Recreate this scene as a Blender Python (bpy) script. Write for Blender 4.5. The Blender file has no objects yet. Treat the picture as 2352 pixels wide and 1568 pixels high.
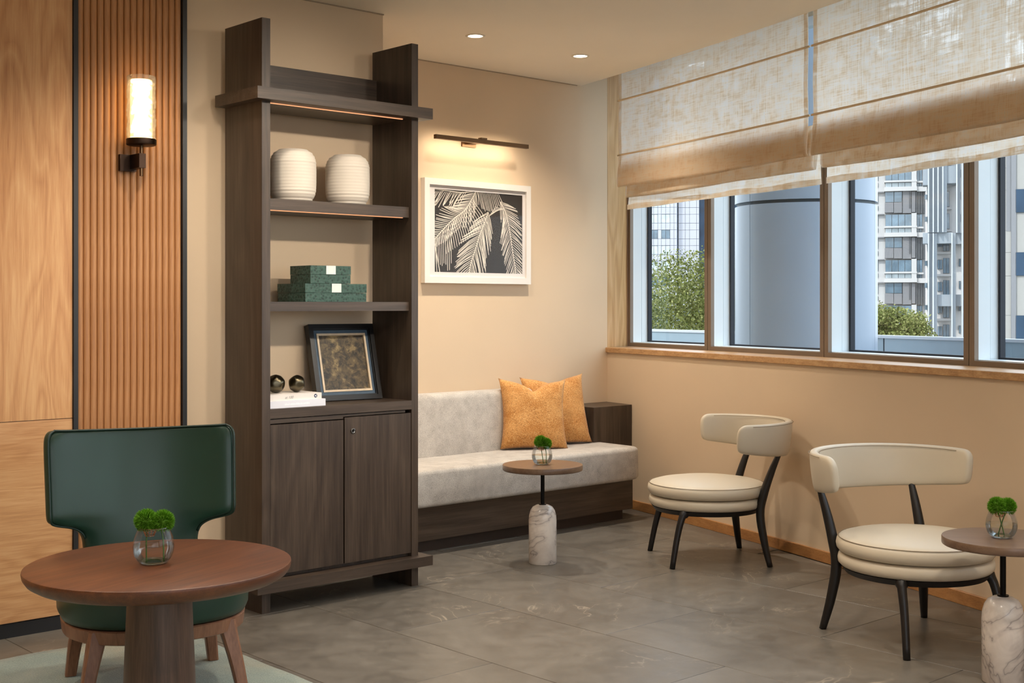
import bpy, bmesh, math, random
from mathutils import Vector, Matrix

random.seed(7)
S = bpy.context.scene
COL = S.collection

# ------------------------------------------------------------------ camera
HEAD = math.radians(42.226)
cam_d = bpy.data.cameras.new('camera'); cam = bpy.data.objects.new('camera', cam_d); COL.objects.link(cam)
cam.location = (0, 0, 1.35); cam.rotation_euler = (math.radians(90), 0, -HEAD)
cam_d.sensor_width = 36; cam_d.lens = 44.786; cam_d.shift_y = -0.0357; cam_d.clip_end = 2000; cam_d.clip_start = .05
S.camera = cam
# ------------------------------------------------------------------ exposure, sky, sun
S.view_settings.view_transform = 'Standard'; S.view_settings.look = 'None'
S.view_settings.exposure = 0.4; S.view_settings.gamma = 1.0; S.view_settings.use_curve_mapping = False
W = bpy.data.worlds.new('world'); S.world = W; W.use_nodes = True
nt = W.node_tree; nt.nodes.clear()
wo = nt.nodes.new('ShaderNodeOutputWorld'); bg = nt.nodes.new('ShaderNodeBackground')
tc = nt.nodes.new('ShaderNodeTexCoord'); sp = nt.nodes.new('ShaderNodeSeparateXYZ'); cr = nt.nodes.new('ShaderNodeValToRGB')
nt.links.new(tc.outputs['Generated'], sp.inputs[0]); nt.links.new(sp.outputs['Z'], cr.inputs[0])
cr.color_ramp.elements[0].position = 0.0; cr.color_ramp.elements[0].color = (.90, .94, 1.0, 1)
cr.color_ramp.elements[1].position = .8; cr.color_ramp.elements[1].color = (.70, .83, 1.0, 1)
nt.links.new(cr.outputs[0], bg.inputs[0]); bg.inputs[1].default_value = 2.6
nt.links.new(bg.outputs[0], wo.inputs[0])
sd = bpy.data.lights.new('sun', 'SUN'); sun = bpy.data.objects.new('sun', sd); COL.objects.link(sun)
sd.energy = 2.4; sd.angle = math.radians(1.5); sd.color = (1, .96, .9)
sun.rotation_euler = Vector((.72, -.06, -.69)).to_track_quat('-Z', 'Y').to_euler(); sun.location = (-20, 2, 30)
LAMP = (1.0, .89, .75)          # warm lamps
DOWN_W = 105.0

# ------------------------------------------------------------------ helpers
def srgb(*c):
    if len(c) == 1: c = [int(c[0][i:i+2], 16) for i in (0, 2, 4)]
    return tuple(((v/255)/12.92 if v/255 <= .04045 else ((v/255+.055)/1.055)**2.4) for v in c) + (1,)

def BOX(bm, x0, x1, y0, y1, z0, z1):
    vs = [bm.verts.new(p) for p in ((x0,y0,z0),(x1,y0,z0),(x1,y1,z0),(x0,y1,z0),(x0,y0,z1),(x1,y0,z1),(x1,y1,z1),(x0,y1,z1))]
    for f in ((3,2,1,0),(4,5,6,7),(0,1,5,4),(1,2,6,5),(2,3,7,6),(3,0,4,7)): bm.faces.new([vs[i] for i in f])
def box(*a):
    bm = bmesh.new(); BOX(bm, *a); return bm
def PRISM(bm, poly, z0, z1):
    n = len(poly); a = [bm.verts.new((p[0], p[1], z0)) for p in poly]; b = [bm.verts.new((p[0], p[1], z1)) for p in poly]
    for i in range(n):
        j = (i+1) % n; bm.faces.new((a[i], a[j], b[j], b[i]))
    bm.faces.new(a[::-1]); bm.faces.new(b)
def prism(poly, z0, z1):
    bm = bmesh.new(); PRISM(bm, poly, z0, z1); bmesh.ops.recalc_face_normals(bm, faces=bm.faces); return bm
def YZPRISM(bm, poly, x0, x1):
    n = len(poly); a = [bm.verts.new((x0, p[0], p[1])) for p in poly]; b = [bm.verts.new((x1, p[0], p[1])) for p in poly]
    for i in range(n):
        j = (i+1) % n; bm.faces.new((a[i], a[j], b[j], b[i]))
    bm.faces.new(a[::-1]); bm.faces.new(b); bmesh.ops.recalc_face_normals(bm, faces=bm.faces)
def LATHE(bm, prof, seg=32, cx=0, cy=0, z=0, wob=None):
    rings = []
    for k, (r, h) in enumerate(prof):
        if r < 1e-6: rings.append([bm.verts.new((cx, cy, z+h))]); continue
        rg = []
        for i in range(seg):
            a = 2*math.pi*i/seg; rr = r*(wob(a, h, k) if wob else 1)
            rg.append(bm.verts.new((cx+rr*math.cos(a), cy+rr*math.sin(a), z+h)))
        rings.append(rg)
    for A, B in zip(rings, rings[1:]):
        if len(A) == 1 and len(B) == 1: continue
        for i in range(seg):
            j = (i+1) % seg
            if len(A) == 1: bm.faces.new((A[0], B[j], B[i]))
            elif len(B) == 1: bm.faces.new((A[i], A[j], B[0]))
            else: bm.faces.new((A[i], A[j], B[j], B[i]))
def lathe(prof, seg=32, cx=0, cy=0, z=0, wob=None):
    bm = bmesh.new(); LATHE(bm, prof, seg, cx, cy, z, wob); bmesh.ops.recalc_face_normals(bm, faces=bm.faces); return bm
def TUBE(bm, pts, rad, seg=10, closed=False, sq=(1, 1)):
    pts = [Vector(p) for p in pts]; n = len(pts)
    if not hasattr(rad, '__len__'): rad = [rad]*n
    rings = []; up = None
    for i, p in enumerate(pts):
        if closed: t = pts[(i+1) % n]-pts[i-1]
        else: t = pts[min(i+1, n-1)]-pts[max(i-1, 0)]
        t.normalize()
        if up is None:
            up = Vector((0, 0, 1)) if abs(t.z) < .8 else Vector((1, 0, 0))
        s = t.cross(up).normalized(); up = s.cross(t).normalized()
        rings.append([bm.verts.new(p + s*math.cos(2*math.pi*k/seg)*rad[i]*sq[0] + up*math.sin(2*math.pi*k/seg)*rad[i]*sq[1]) for k in range(seg)])
    m = n if closed else n-1
    for i in range(m):
        A, B = rings[i], rings[(i+1) % n]
        for k in range(seg):
            j = (k+1) % seg; bm.faces.new((A[k], A[j], B[j], B[k]))
    if not closed:
        bm.faces.new(rings[0][::-1]); bm.faces.new(rings[-1])
def tube(pts, rad, seg=10, closed=False, sq=(1, 1)):
    bm = bmesh.new(); TUBE(bm, pts, rad, seg, closed, sq); bmesh.ops.recalc_face_normals(bm, faces=bm.faces); return bm
def GRID(bm, nu, nv, fn):
    vs = [[bm.verts.new(fn(i/(nu-1), j/(nv-1))) for j in range(nv)] for i in range(nu)]
    for i in range(nu-1):
        for j in range(nv-1): bm.faces.new((vs[i][j], vs[i+1][j], vs[i+1][j+1], vs[i][j+1]))
    return vs
def spline(pts, n):
    """Catmull-Rom through pts"""
    P = [Vector(p) for p in pts]; P = [2*P[0]-P[1]] + P + [2*P[-1]-P[-2]]; out = []
    for k in range(n):
        t = k/(n-1)*(len(P)-3); i = min(int(t), len(P)-4); u = t-i
        a, b, c, d = P[i:i+4]
        out.append(.5*((2*b)+(c-a)*u+(2*a-5*b+4*c-d)*u*u+(3*b-a-3*c+d)*u**3))
    return out

def obj(name, bm, mat, parent=None, smooth=False, bevel=0, seg=2, subsurf=0, autos=None):
    if bevel:
        bmesh.ops.bevel(bm, geom=[e for e in bm.edges if e.is_manifold and e.calc_face_angle(0) > .5], offset=bevel, segments=seg, affect='EDGES', profile=.5)
    me = bpy.data.meshes.new(name); bm.to_mesh(me); bm.free()
    for m in (mat if isinstance(mat, (list, tuple)) else [mat]): me.materials.append(m)
    if smooth: me.polygons.foreach_set('use_smooth', [True]*len(me.polygons))
    o = bpy.data.objects.new(name, me); COL.objects.link(o)
    if autos: me.set_sharp_from_angle(angle=autos)
    if subsurf:
        md = o.modifiers.new('subd', 'SUBSURF'); md.levels = subsurf; md.render_levels = subsurf
    if parent is not None: attach(o, parent)
    return o
ROOTM = {}
def attach(o, parent):
    o.parent = parent
    w = ROOTM.get(parent.name)
    if w is not None: o.matrix_parent_inverse = w
def thing(name, label, cat, loc=(0, 0, 0), rz=0, group=None, world=False):
    """Empty at the base of a thing; world=True: its parts are given in world coordinates"""
    e = bpy.data.objects.new(name, None); COL.objects.link(e); e.location = loc; e.rotation_euler = (0, 0, rz); e.empty_display_size = .1
    tag(e, label, cat, group)
    if world: ROOTM[e.name] = Matrix.Translation(-Vector(loc))
    return e
def tag(o, label=None, cat=None, group=None, kind=None):
    if label: o['label'] = label
    if cat: o['category'] = cat
    if group: o['group'] = group
    if kind: o['kind'] = kind
    return o
def struct(o): o['kind'] = 'structure'; return o
def copy_tree(o, parent=None):
    c = o.copy(); COL.objects.link(c); c.parent = parent
    if parent is not None: c.matrix_parent_inverse = o.matrix_parent_inverse.copy()
    for ch in list(o.children): copy_tree(ch, c)
    return c

# ------------------------------------------------------------------ materials
def newmat(name):
    m = bpy.data.materials.new(name); m.use_nodes = True
    n = m.node_tree.nodes; b = n['Principled BSDF']; return m, m.node_tree, b
def N(nt, t, **kw):
    n = nt.nodes.new(t)
    for k, v in kw.items():
        if k in n.inputs: n.inputs[k].default_value = v
        else: setattr(n, k, v)
    return n
def coords(nt, scale=(1, 1, 1), rot=(0, 0, 0), which='Object'):
    t = N(nt, 'ShaderNodeTexCoord'); m = N(nt, 'ShaderNodeMapping'); m.inputs['Scale'].default_value = scale; m.inputs['Rotation'].default_value = rot
    if which == 'World':
        g = N(nt, 'ShaderNodeNewGeometry'); nt.links.new(g.outputs['Position'], m.inputs[0])
    else: nt.links.new(t.outputs[which], m.inputs[0])
    return m.outputs[0]
def ramp(nt, fac, stops):
    r = N(nt, 'ShaderNodeValToRGB'); e = r.color_ramp.elements
    while len(e) < len(stops): e.new(.5)
    for el, (p, c) in zip(e, stops): el.position = p; el.color = c
    nt.links.new(fac, r.inputs[0]); return r.outputs[0]
def noise(nt, vec, scale, detail=3, rough=.5, dist=0):
    n = N(nt, 'ShaderNodeTexNoise'); n.inputs['Scale'].default_value = scale; n.inputs['Detail'].default_value = detail
    n.inputs['Roughness'].default_value = rough; n.inputs['Distortion'].default_value = dist
    nt.links.new(vec, n.inputs['Vector']); return n.outputs['Fac']
def mixc(nt, fac, a, b, mode='MIX'):
    m = N(nt, 'ShaderNodeMix', data_type='RGBA', blend_type=mode)
    for s, v in ((0, fac), (6, a), (7, b)):
        if hasattr(v, 'links'): nt.links.new(v, m.inputs[s])
        else: m.inputs[s].default_value = v
    return m.outputs[2]
def bump(nt, b, h, strength=.2, dist=.01):
    n = N(nt, 'ShaderNodeBump'); n.inputs['Strength'].default_value = strength; n.inputs['Distance'].default_value = dist
    nt.links.new(h, n.inputs['Height']); nt.links.new(n.outputs[0], b.inputs['Normal'])
def plain(name, col, rough=.5, metal=0, var=.06, scale=6, bmp=0, spec=.5, coat=0):
    m, nt, b = newmat(name)
    v = coords(nt); n = noise(nt, v, scale, 4)
    c2 = tuple(max(0, x*(1-var*2)) for x in col[:3])+(1,); c1 = tuple(min(1, x*(1+var)) for x in col[:3])+(1,)
    nt.links.new(ramp(nt, n, [(.3, c2), (.7, c1)]), b.inputs['Base Color'])
    b.inputs['Roughness'].default_value = rough; b.inputs['Metallic'].default_value = metal
    b.inputs['Specular IOR Level'].default_value = spec; b.inputs['Coat Weight'].default_value = coat
    if bmp: bump(nt, b, noise(nt, v, bmp, 3), .08, .001)
    return m
def wood(name, dark, mid, light, axis='z', scale=1.0, rough=.42, figure=.5, bmp=.12, con=.12):
    """long-grained timber: stretched fibre noise and broad cathedral figure along one axis"""
    m, nt, b = newmat(name)
    st = {'x': (.035, 1, 1), 'y': (1, .035, 1), 'z': (1, 1, .035)}[axis]
    st2 = {'x': (.16, 1, 1), 'y': (1, .16, 1), 'z': (1, 1, .16)}[axis]
    vf = coords(nt, tuple(s*scale for s in st)); vc = coords(nt, tuple(s*scale for s in st2))
    fib = noise(nt, vf, 160, 4, .6); fib2 = noise(nt, vf, 38, 3, .6)
    base = noise(nt, vc, 3.2, 2, .5, .6)
    w = N(nt, 'ShaderNodeMath', operation='MULTIPLY'); nt.links.new(base, w.inputs[0]); w.inputs[1].default_value = 16
    fr = N(nt, 'ShaderNodeMath', operation='PINGPONG'); nt.links.new(w.outputs[0], fr.inputs[0]); fr.inputs[1].default_value = 1
    a = N(nt, 'ShaderNodeMix'); a.inputs[0].default_value = figure
    mx = N(nt, 'ShaderNodeMix'); mx.inputs[0].default_value = .5
    nt.links.new(fib, mx.inputs[2]); nt.links.new(fib2, mx.inputs[3])
    nt.links.new(mx.outputs[0], a.inputs[2])
    fr2 = N(nt, 'ShaderNodeMapRange'); nt.links.new(fr.outputs[0], fr2.inputs[0]); fr2.inputs[3].default_value = .3; fr2.inputs[4].default_value = .7
    nt.links.new(fr2.outputs[0], a.inputs[3])
    c = ramp(nt, a.outputs[0], [(.5-con, dark), (.5, mid), (.5+con, light)])
    big = noise(nt, vc, 1.3, 1)
    c = mixc(nt, .2, c, ramp(nt, big, [(.35, dark), (.65, light)]), 'MIX')
    nt.links.new(c, b.inputs['Base Color']); b.inputs['Roughness'].default_value = rough
    bump(nt, b, mx.outputs[0], bmp, .002)
    return m
def metal(name, col, rough=.35): return plain(name, col, rough, 1, .05)
def emit(name, col, strength):
    m = bpy.data.materials.new(name); m.use_nodes = True; nt = m.node_tree; nt.nodes.clear()
    o = N(nt, 'ShaderNodeOutputMaterial'); e = N(nt, 'ShaderNodeEmission'); e.inputs[0].default_value = col + (1,) if len(col) == 3 else col
    e.inputs[1].default_value = strength; nt.links.new(e.outputs[0], o.inputs[0]); return m
def thin_glass(name, tint=(1, 1, 1, 1), refl=1.0, rough=0.0):
    """thin sheet: straight-through transmission plus a facing-dependent mirror share (same from both sides)"""
    m = bpy.data.materials.new(name); m.use_nodes = True; nt = m.node_tree; nt.nodes.clear()
    o = N(nt, 'ShaderNodeOutputMaterial'); t = N(nt, 'ShaderNodeBsdfTransparent'); g = N(nt, 'ShaderNodeBsdfGlossy'); x = N(nt, 'ShaderNodeMixShader'); f = N(nt, 'ShaderNodeLayerWeight')
    t.inputs[0].default_value = tint; g.inputs['Roughness'].default_value = rough; f.inputs['Blend'].default_value = .5
    pw = N(nt, 'ShaderNodeMath', operation='POWER'); pw.inputs[1].default_value = 4.5; nt.links.new(f.outputs['Facing'], pw.inputs[0])
    mu = N(nt, 'ShaderNodeMath', operation='MULTIPLY_ADD'); mu.inputs[1].default_value = .8*refl; mu.inputs[2].default_value = .03*refl; nt.links.new(pw.outputs[0], mu.inputs[0])
    mu.use_clamp = True
    nt.links.new(mu.outputs[0], x.inputs[0]); nt.links.new(t.outputs[0], x.inputs[1]); nt.links.new(g.outputs[0], x.inputs[2]); nt.links.new(x.outputs[0], o.inputs[0])
    return m

M = {}
def attach(o, parent):
    o.parent = parent
    w = ROOTM.get(parent.name)
    if w is not None: o.matrix_parent_inverse = w
def thing(name, label, cat, loc=(0, 0, 0), rz=0, group=None, world=False):
    """Empty at the base of a thing; world=True: its parts are given in world coordinates"""
    e = bpy.data.objects.new(name, None); COL.objects.link(e); e.location = loc; e.rotation_euler = (0, 0, rz); e.empty_display_size = .1
    tag(e, label, cat, group)
    if world: ROOTM[e.name] = Matrix.Translation(-Vector(loc))
    return e
def tag(o, label=None, cat=None, group=None, kind=None):
    if label: o['label'] = label
    if cat: o['category'] = cat
    if group: o['group'] = group
    if kind: o['kind'] = kind
    return o
def struct(o): o['kind'] = 'structure'; return o
def copy_tree(o, parent=None):
    c = o.copy(); COL.objects.link(c); c.parent = parent
    if parent is not None: c.matrix_parent_inverse = o.matrix_parent_inverse.copy()
    for ch in list(o.children): copy_tree(ch, c)
    return c

# ------------------------------------------------------------------ materials
def newmat(name):
    m = bpy.data.materials.new(name); m.use_nodes = True
    n = m.node_tree.nodes; b = n['Principled BSDF']; return m, m.node_tree, b
def N(nt, t, **kw):
    n = nt.nodes.new(t)
    for k, v in kw.items():
        if k in n.inputs: n.inputs[k].default_value = v
        else: setattr(n, k, v)
    return n
def coords(nt, scale=(1, 1, 1), rot=(0, 0, 0), which='Object'):
    t = N(nt, 'ShaderNodeTexCoord'); m = N(nt, 'ShaderNodeMapping'); m.inputs['Scale'].default_value = scale; m.inputs['Rotation'].default_value = rot
    if which == 'World':
        g = N(nt, 'ShaderNodeNewGeometry'); nt.links.new(g.outputs['Position'], m.inputs[0])
    else: nt.links.new(t.outputs[which], m.inputs[0])
    return m.outputs[0]
def ramp(nt, fac, stops):
    r = N(nt, 'ShaderNodeValToRGB'); e = r.color_ramp.elements
    while len(e) < len(stops): e.new(.5)
    for el, (p, c) in zip(e, stops): el.position = p; el.color = c
    nt.links.new(fac, r.inputs[0]); return r.outputs[0]
def noise(nt, vec, scale, detail=3, rough=.5, dist=0):
    n = N(nt, 'ShaderNodeTexNoise'); n.inputs['Scale'].default_value = scale; n.inputs['Detail'].default_value = detail
    n.inputs['Roughness'].default_value = rough; n.inputs['Distortion'].default_value = dist
    nt.links.new(vec, n.inputs['Vector']); return n.outputs['Fac']
def mixc(nt, fac, a, b, mode='MIX'):
    m = N(nt, 'ShaderNodeMix', data_type='RGBA', blend_type=mode)
    for s, v in ((0, fac), (6, a), (7, b)):
        if hasattr(v, 'links'): nt.links.new(v, m.inputs[s])
        else: m.inputs[s].default_value = v
    return m.outputs[2]
def bump(nt, b, h, strength=.2, dist=.01):
    n = N(nt, 'ShaderNodeBump'); n.inputs['Strength'].default_value = strength; n.inputs['Distance'].default_value = dist
    nt.links.new(h, n.inputs['Height']); nt.links.new(n.outputs[0], b.inputs['Normal'])
def plain(name, col, rough=.5, metal=0, var=.06, scale=6, bmp=0, spec=.5, coat=0):
    m, nt, b = newmat(name)
    v = coords(nt); n = noise(nt, v, scale, 4)
    c2 = tuple(max(0, x*(1-var*2)) for x in col[:3])+(1,); c1 = tuple(min(1, x*(1+var)) for x in col[:3])+(1,)
    nt.links.new(ramp(nt, n, [(.3, c2), (.7, c1)]), b.inputs['Base Color'])
    b.inputs['Roughness'].default_value = rough; b.inputs['Metallic'].default_value = metal
    b.inputs['Specular IOR Level'].default_value = spec; b.inputs['Coat Weight'].default_value = coat
    if bmp: bump(nt, b, noise(nt, v, bmp, 3), .08, .001)
    return m
def wood(name, dark, mid, light, axis='z', scale=1.0, rough=.42, figure=.5, bmp=.12, con=.12):
    """long-grained timber: stretched fibre noise and broad cathedral figure along one axis"""
    m, nt, b = newmat(name)
    st = {'x': (.035, 1, 1), 'y': (1, .035, 1), 'z': (1, 1, .035)}[axis]
    st2 = {'x': (.16, 1, 1), 'y': (1, .16, 1), 'z': (1, 1, .16)}[axis]
    vf = coords(nt, tuple(s*scale for s in st)); vc = coords(nt, tuple(s*scale for s in st2))
    fib = noise(nt, vf, 160, 4, .6); fib2 = noise(nt, vf, 38, 3, .6)
    base = noise(nt, vc, 3.2, 2, .5, .6)
    w = N(nt, 'ShaderNodeMath', operation='MULTIPLY'); nt.links.new(base, w.inputs[0]); w.inputs[1].default_value = 16
    fr = N(nt, 'ShaderNodeMath', operation='PINGPONG'); nt.links.new(w.outputs[0], fr.inputs[0]); fr.inputs[1].default_value = 1
    a = N(nt, 'ShaderNodeMix'); a.inputs[0].default_value = figure
    mx = N(nt, 'ShaderNodeMix'); mx.inputs[0].default_value = .5
    nt.links.new(fib, mx.inputs[2]); nt.links.new(fib2, mx.inputs[3])
    nt.links.new(mx.outputs[0], a.inputs[2])
    fr2 = N(nt, 'ShaderNodeMapRange'); nt.links.new(fr.outputs[0], fr2.inputs[0]); fr2.inputs[3].default_value = .3; fr2.inputs[4].default_value = .7
    nt.links.new(fr2.outputs[0], a.inputs[3])
    c = ramp(nt, a.outputs[0], [(.5-con, dark), (.5, mid), (.5+con, light)])
    big = noise(nt, vc, 1.3, 1)
    c = mixc(nt, .2, c, ramp(nt, big, [(.35, dark), (.65, light)]), 'MIX')
    nt.links.new(c, b.inputs['Base Color']); b.inputs['Roughness'].default_value = rough
    bump(nt, b, mx.outputs[0], bmp, .002)
    return m
def metal(name, col, rough=.35): return plain(name, col, rough, 1, .05)
def emit(name, col, strength):
    m = bpy.data.materials.new(name); m.use_nodes = True; nt = m.node_tree; nt.nodes.clear()
    o = N(nt, 'ShaderNodeOutputMaterial'); e = N(nt, 'ShaderNodeEmission'); e.inputs[0].default_value = col + (1,) if len(col) == 3 else col
    e.inputs[1].default_value = strength; nt.links.new(e.outputs[0], o.inputs[0]); return m
def thin_glass(name, tint=(1, 1, 1, 1), refl=1.0, rough=0.0):
    m = bpy.data.materials.new(name); m.use_nodes = True; nt = m.node_tree; nt.nodes.clear()
    o = N(nt, 'ShaderNodeOutputMaterial'); t = N(nt, 'ShaderNodeBsdfTransparent'); g = N(nt, 'ShaderNodeBsdfGlossy'); x = N(nt, 'ShaderNodeMixShader'); f = N(nt, 'ShaderNodeFresnel')
    t.inputs[0].default_value = tint; g.inputs['Roughness'].default_value = rough; f.inputs[0].default_value = 1.45
    mu = N(nt, 'ShaderNodeMath', operation='MULTIPLY'); mu.inputs[1].default_value = refl; nt.links.new(f.outputs[0], mu.inputs[0])
    nt.links.new(mu.outputs[0], x.inputs[0]); nt.links.new(t.outputs[0], x.inputs[1]); nt.links.new(g.outputs[0], x.inputs[2]); nt.links.new(x.outputs[0], o.inputs[0])
    return m

M = {}
M['wall'] = plain('wall_paint', srgb(216, 192, 162), .75, var=.02, scale=1.5, spec=.25)
M['ceiling'] = plain('ceiling_paint', srgb(240, 228, 208), .8, var=.015, scale=1.2, spec=.2)
M['gap_shade'] = plain('painted_gap_shade', srgb(168, 148, 124), .9, var=.02)  # darker tone painted in for the shade line under the ceiling
M['oak_v'] = wood('oak_panel_vertical', srgb(172, 114, 66), srgb(204, 150, 98), srgb(222, 176, 124), 'z', 1.9, .45, .35, con=.17)
M['oak_h'] = wood('oak_panel_horizontal', srgb(170, 114, 68), srgb(206, 154, 104), srgb(226, 182, 134), 'x', 2.2, .45, .3, con=.2)
M['oak_slat'] = wood('oak_slat', srgb(148, 97, 57), srgb(173, 121, 75), srgb(191, 139, 93), 'z', 1.6, .45, .15, con=.15)
M['oak_sill'] = wood('oak_sill', srgb(160, 116, 72), srgb(190, 146, 98), srgb(208, 168, 120), 'y', 1.2, .4, .2)
M['oak_jamb'] = wood('oak_jamb', srgb(186, 142, 90), srgb(206, 164, 112), srgb(220, 182, 134), 'z', 1.2, .45, .4)
M['base_oak'] = wood('oak_baseboard', srgb(150, 100, 56), srgb(172, 120, 70), srgb(186, 136, 84), 'y', 1.2, .45, .2)
M['dark_v'] = wood('smoked_oak_vertical', srgb(45, 34, 26), srgb(64, 51, 41), srgb(82, 68, 56), 'z', 1.0, .4, .25, con=.13)
M['dark_h'] = wood('smoked_oak_horizontal', srgb(47, 36, 28), srgb(67, 54, 44), srgb(85, 71, 59), 'x', 1.0, .4, .25, con=.13)
M['brown_top'] = wood('walnut_top', srgb(72, 38, 19), srgb(90, 49, 25), srgb(108, 62, 34), 'x', 1.6, .4, .25, .05)
M['brown_leg'] = wood('walnut_pedestal', srgb(58, 40, 31), srgb(80, 57, 45), srgb(98, 73, 58), 'z', 1.3, .4, .2)
M['side_top'] = wood('side_table_top', srgb(92, 70, 54), srgb(108, 84, 66), srgb(120, 95, 76), 'x', 1.0, .32, .2, .04)
M['chair_wood'] = wood('chair_frame_wood', srgb(104, 68, 48), srgb(126, 86, 63), srgb(140, 99, 74), 'z', 1.3, .4, .15)
M['black_wood'] = plain('black_stained_wood', srgb(24, 19, 17), .4, var=.1)
M['black_metal'] = metal('black_metal', srgb(34, 33, 33), .45)
M['black_trim'] = plain('black_trim', srgb(32, 33, 36), .4, 0, .05)
M['bronze'] = metal('bronze_metal', srgb(112, 88, 66), .38)
M['mullion'] = plain('mullion_coating', srgb(128, 112, 97), .4, .25, .03)
M['copper'] = metal('copper_wire', srgb(214, 148, 104), .3)
M['dark_bronze'] = metal('dark_bronze', srgb(62, 48, 40), .4)
M['green'] = plain('green_leather', srgb(25, 54, 41), .34, var=.1, scale=3, bmp=220)
M['green_pipe'] = plain('green_piping', srgb(20, 42, 33), .4, var=.05)
M['cream'] = plain('cream_leather', srgb(204, 191, 169), .42, var=.025, scale=3, bmp=260)
M['cream_seam'] = plain('cream_seam', srgb(132, 112, 86), .6, var=.03)
M['white_frame'] = plain('white_lacquer', srgb(228, 222, 214), .4, var=.01)
M['mat_board'] = plain('mat_board', srgb(226, 220, 216), .8, var=.01)
M['print_dark'] = plain('print_dark', srgb(48, 43, 39), .6, var=.12, scale=4)
M['print_light'] = plain('print_light', srgb(226, 218, 204), .6, var=.03, scale=20)
M['ceramic'] = plain('matt_ceramic', srgb(214, 204, 190), .7, var=.03, scale=5, bmp=120)
M['label_white'] = plain('white_label', srgb(215, 222, 218), .6, var=.01)
M['book_a'] = plain('book_cream', srgb(222, 214, 208), .5, var=.02)
M['book_b'] = plain('book_white', srgb(218, 218, 226), .5, var=.02)
M['page'] = plain('book_pages', srgb(150, 134, 116), .8, var=.1, scale=60)
M['ink'] = plain('ink_grey', srgb(130, 130, 126), .7, var=.02)
M['ink_navy'] = plain('ink_navy', srgb(40, 44, 74), .6, var=.02)
M['ink_pale'] = plain('ink_pale', srgb(240, 240, 244), .6, var=.01)
M['ball'] = metal('dark_bronze_ball', srgb(100, 92, 74), .28)
M['frame_black'] = plain('frame_black', srgb(22, 20, 20), .3, var=.05)
M['frame_blue'] = plain('frame_slate', srgb(70, 90, 108), .5, var=.08, scale=40)
M['frame_gold'] = plain('frame_pale_gold', srgb(230, 206, 174), .45, var=.06, scale=30)
M['lock'] = metal('lock_metal', srgb(120, 118, 116), .25)
M['stem'] = plain('stem_green', srgb(70, 108, 44), .5, var=.1)
M['kick'] = plain('plinth_dark', srgb(58, 46, 39), .5, var=.06)
M['glass_pane'] = thin_glass('window_pane', (.95, .98, .98, 1), .05)
M['pic_glass'] = thin_glass('picture_glass', (.98, .98, .98, 1), .05, .03)
M['gasket'] = plain('black_gasket', srgb(30, 34, 44), .6, var=.02)
M['alu_white'] = plain('white_aluminium', srgb(222, 230, 234), .4, var=.01)
M['lens'] = emit('lamp_lens', (1.0, .86, .68), 9)
M['lamp_frost'] = emit('frosted_lamp', (1.0, .66, .29), 3.8)
M['led'] = emit('led_strip', (1.0, .42, .2), .9)
M['ring'] = plain('white_ring', srgb(226, 214, 196), .5, var=.01)
# clear glass and water
for nm, ior, colr in (('clear_glass', 1.45, (1, 1, 1, 1)), ('water', 1.33, (.97, .99, .98, 1))):
    m, nt, b = newmat(nm); b.inputs['Transmission Weight'].default_value = 1; b.inputs['Roughness'].default_value = 0.0; b.inputs['IOR'].default_value = ior; b.inputs['Base Color'].default_value = colr
    nz = noise(nt, coords(nt), 30, 2); bump(nt, b, nz, .02, .001); M[nm] = m
M['bowl'] = thin_glass('bowl_glass', (.985, .995, .99, 1), .5)
M['sconce_glass'] = thin_glass('sconce_glass', (.99, .97, .94, 1), .7, .05)
nt = M['sconce_glass'].node_tree; o_ = [n for n in nt.nodes if n.type == 'OUTPUT_MATERIAL'][0]; x_ = o_.inputs[0].links[0].from_node
t_ = N(nt, 'ShaderNodeBsdfTranslucent'); d_ = N(nt, 'ShaderNodeBsdfDiffuse'); a_ = N(nt, 'ShaderNodeAddShader'); y_ = N(nt, 'ShaderNodeMixShader'); y_.inputs[0].default_value = .07
t_.inputs[0].default_value = (.5, .5, .5, 1); d_.inputs[0].default_value = (.5, .5, .5, 1)
nt.links.new(t_.outputs[0], a_.inputs[0]); nt.links.new(d_.outputs[0], a_.inputs[1]); nt.links.new(x_.outputs[0], y_.inputs[1]); nt.links.new(a_.outputs[0], y_.inputs[2]); nt.links.new(y_.outputs[0], o_.inputs[0])
M['water'] = thin_glass('still_water', (.965, .985, .975, 1), .8)

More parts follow.
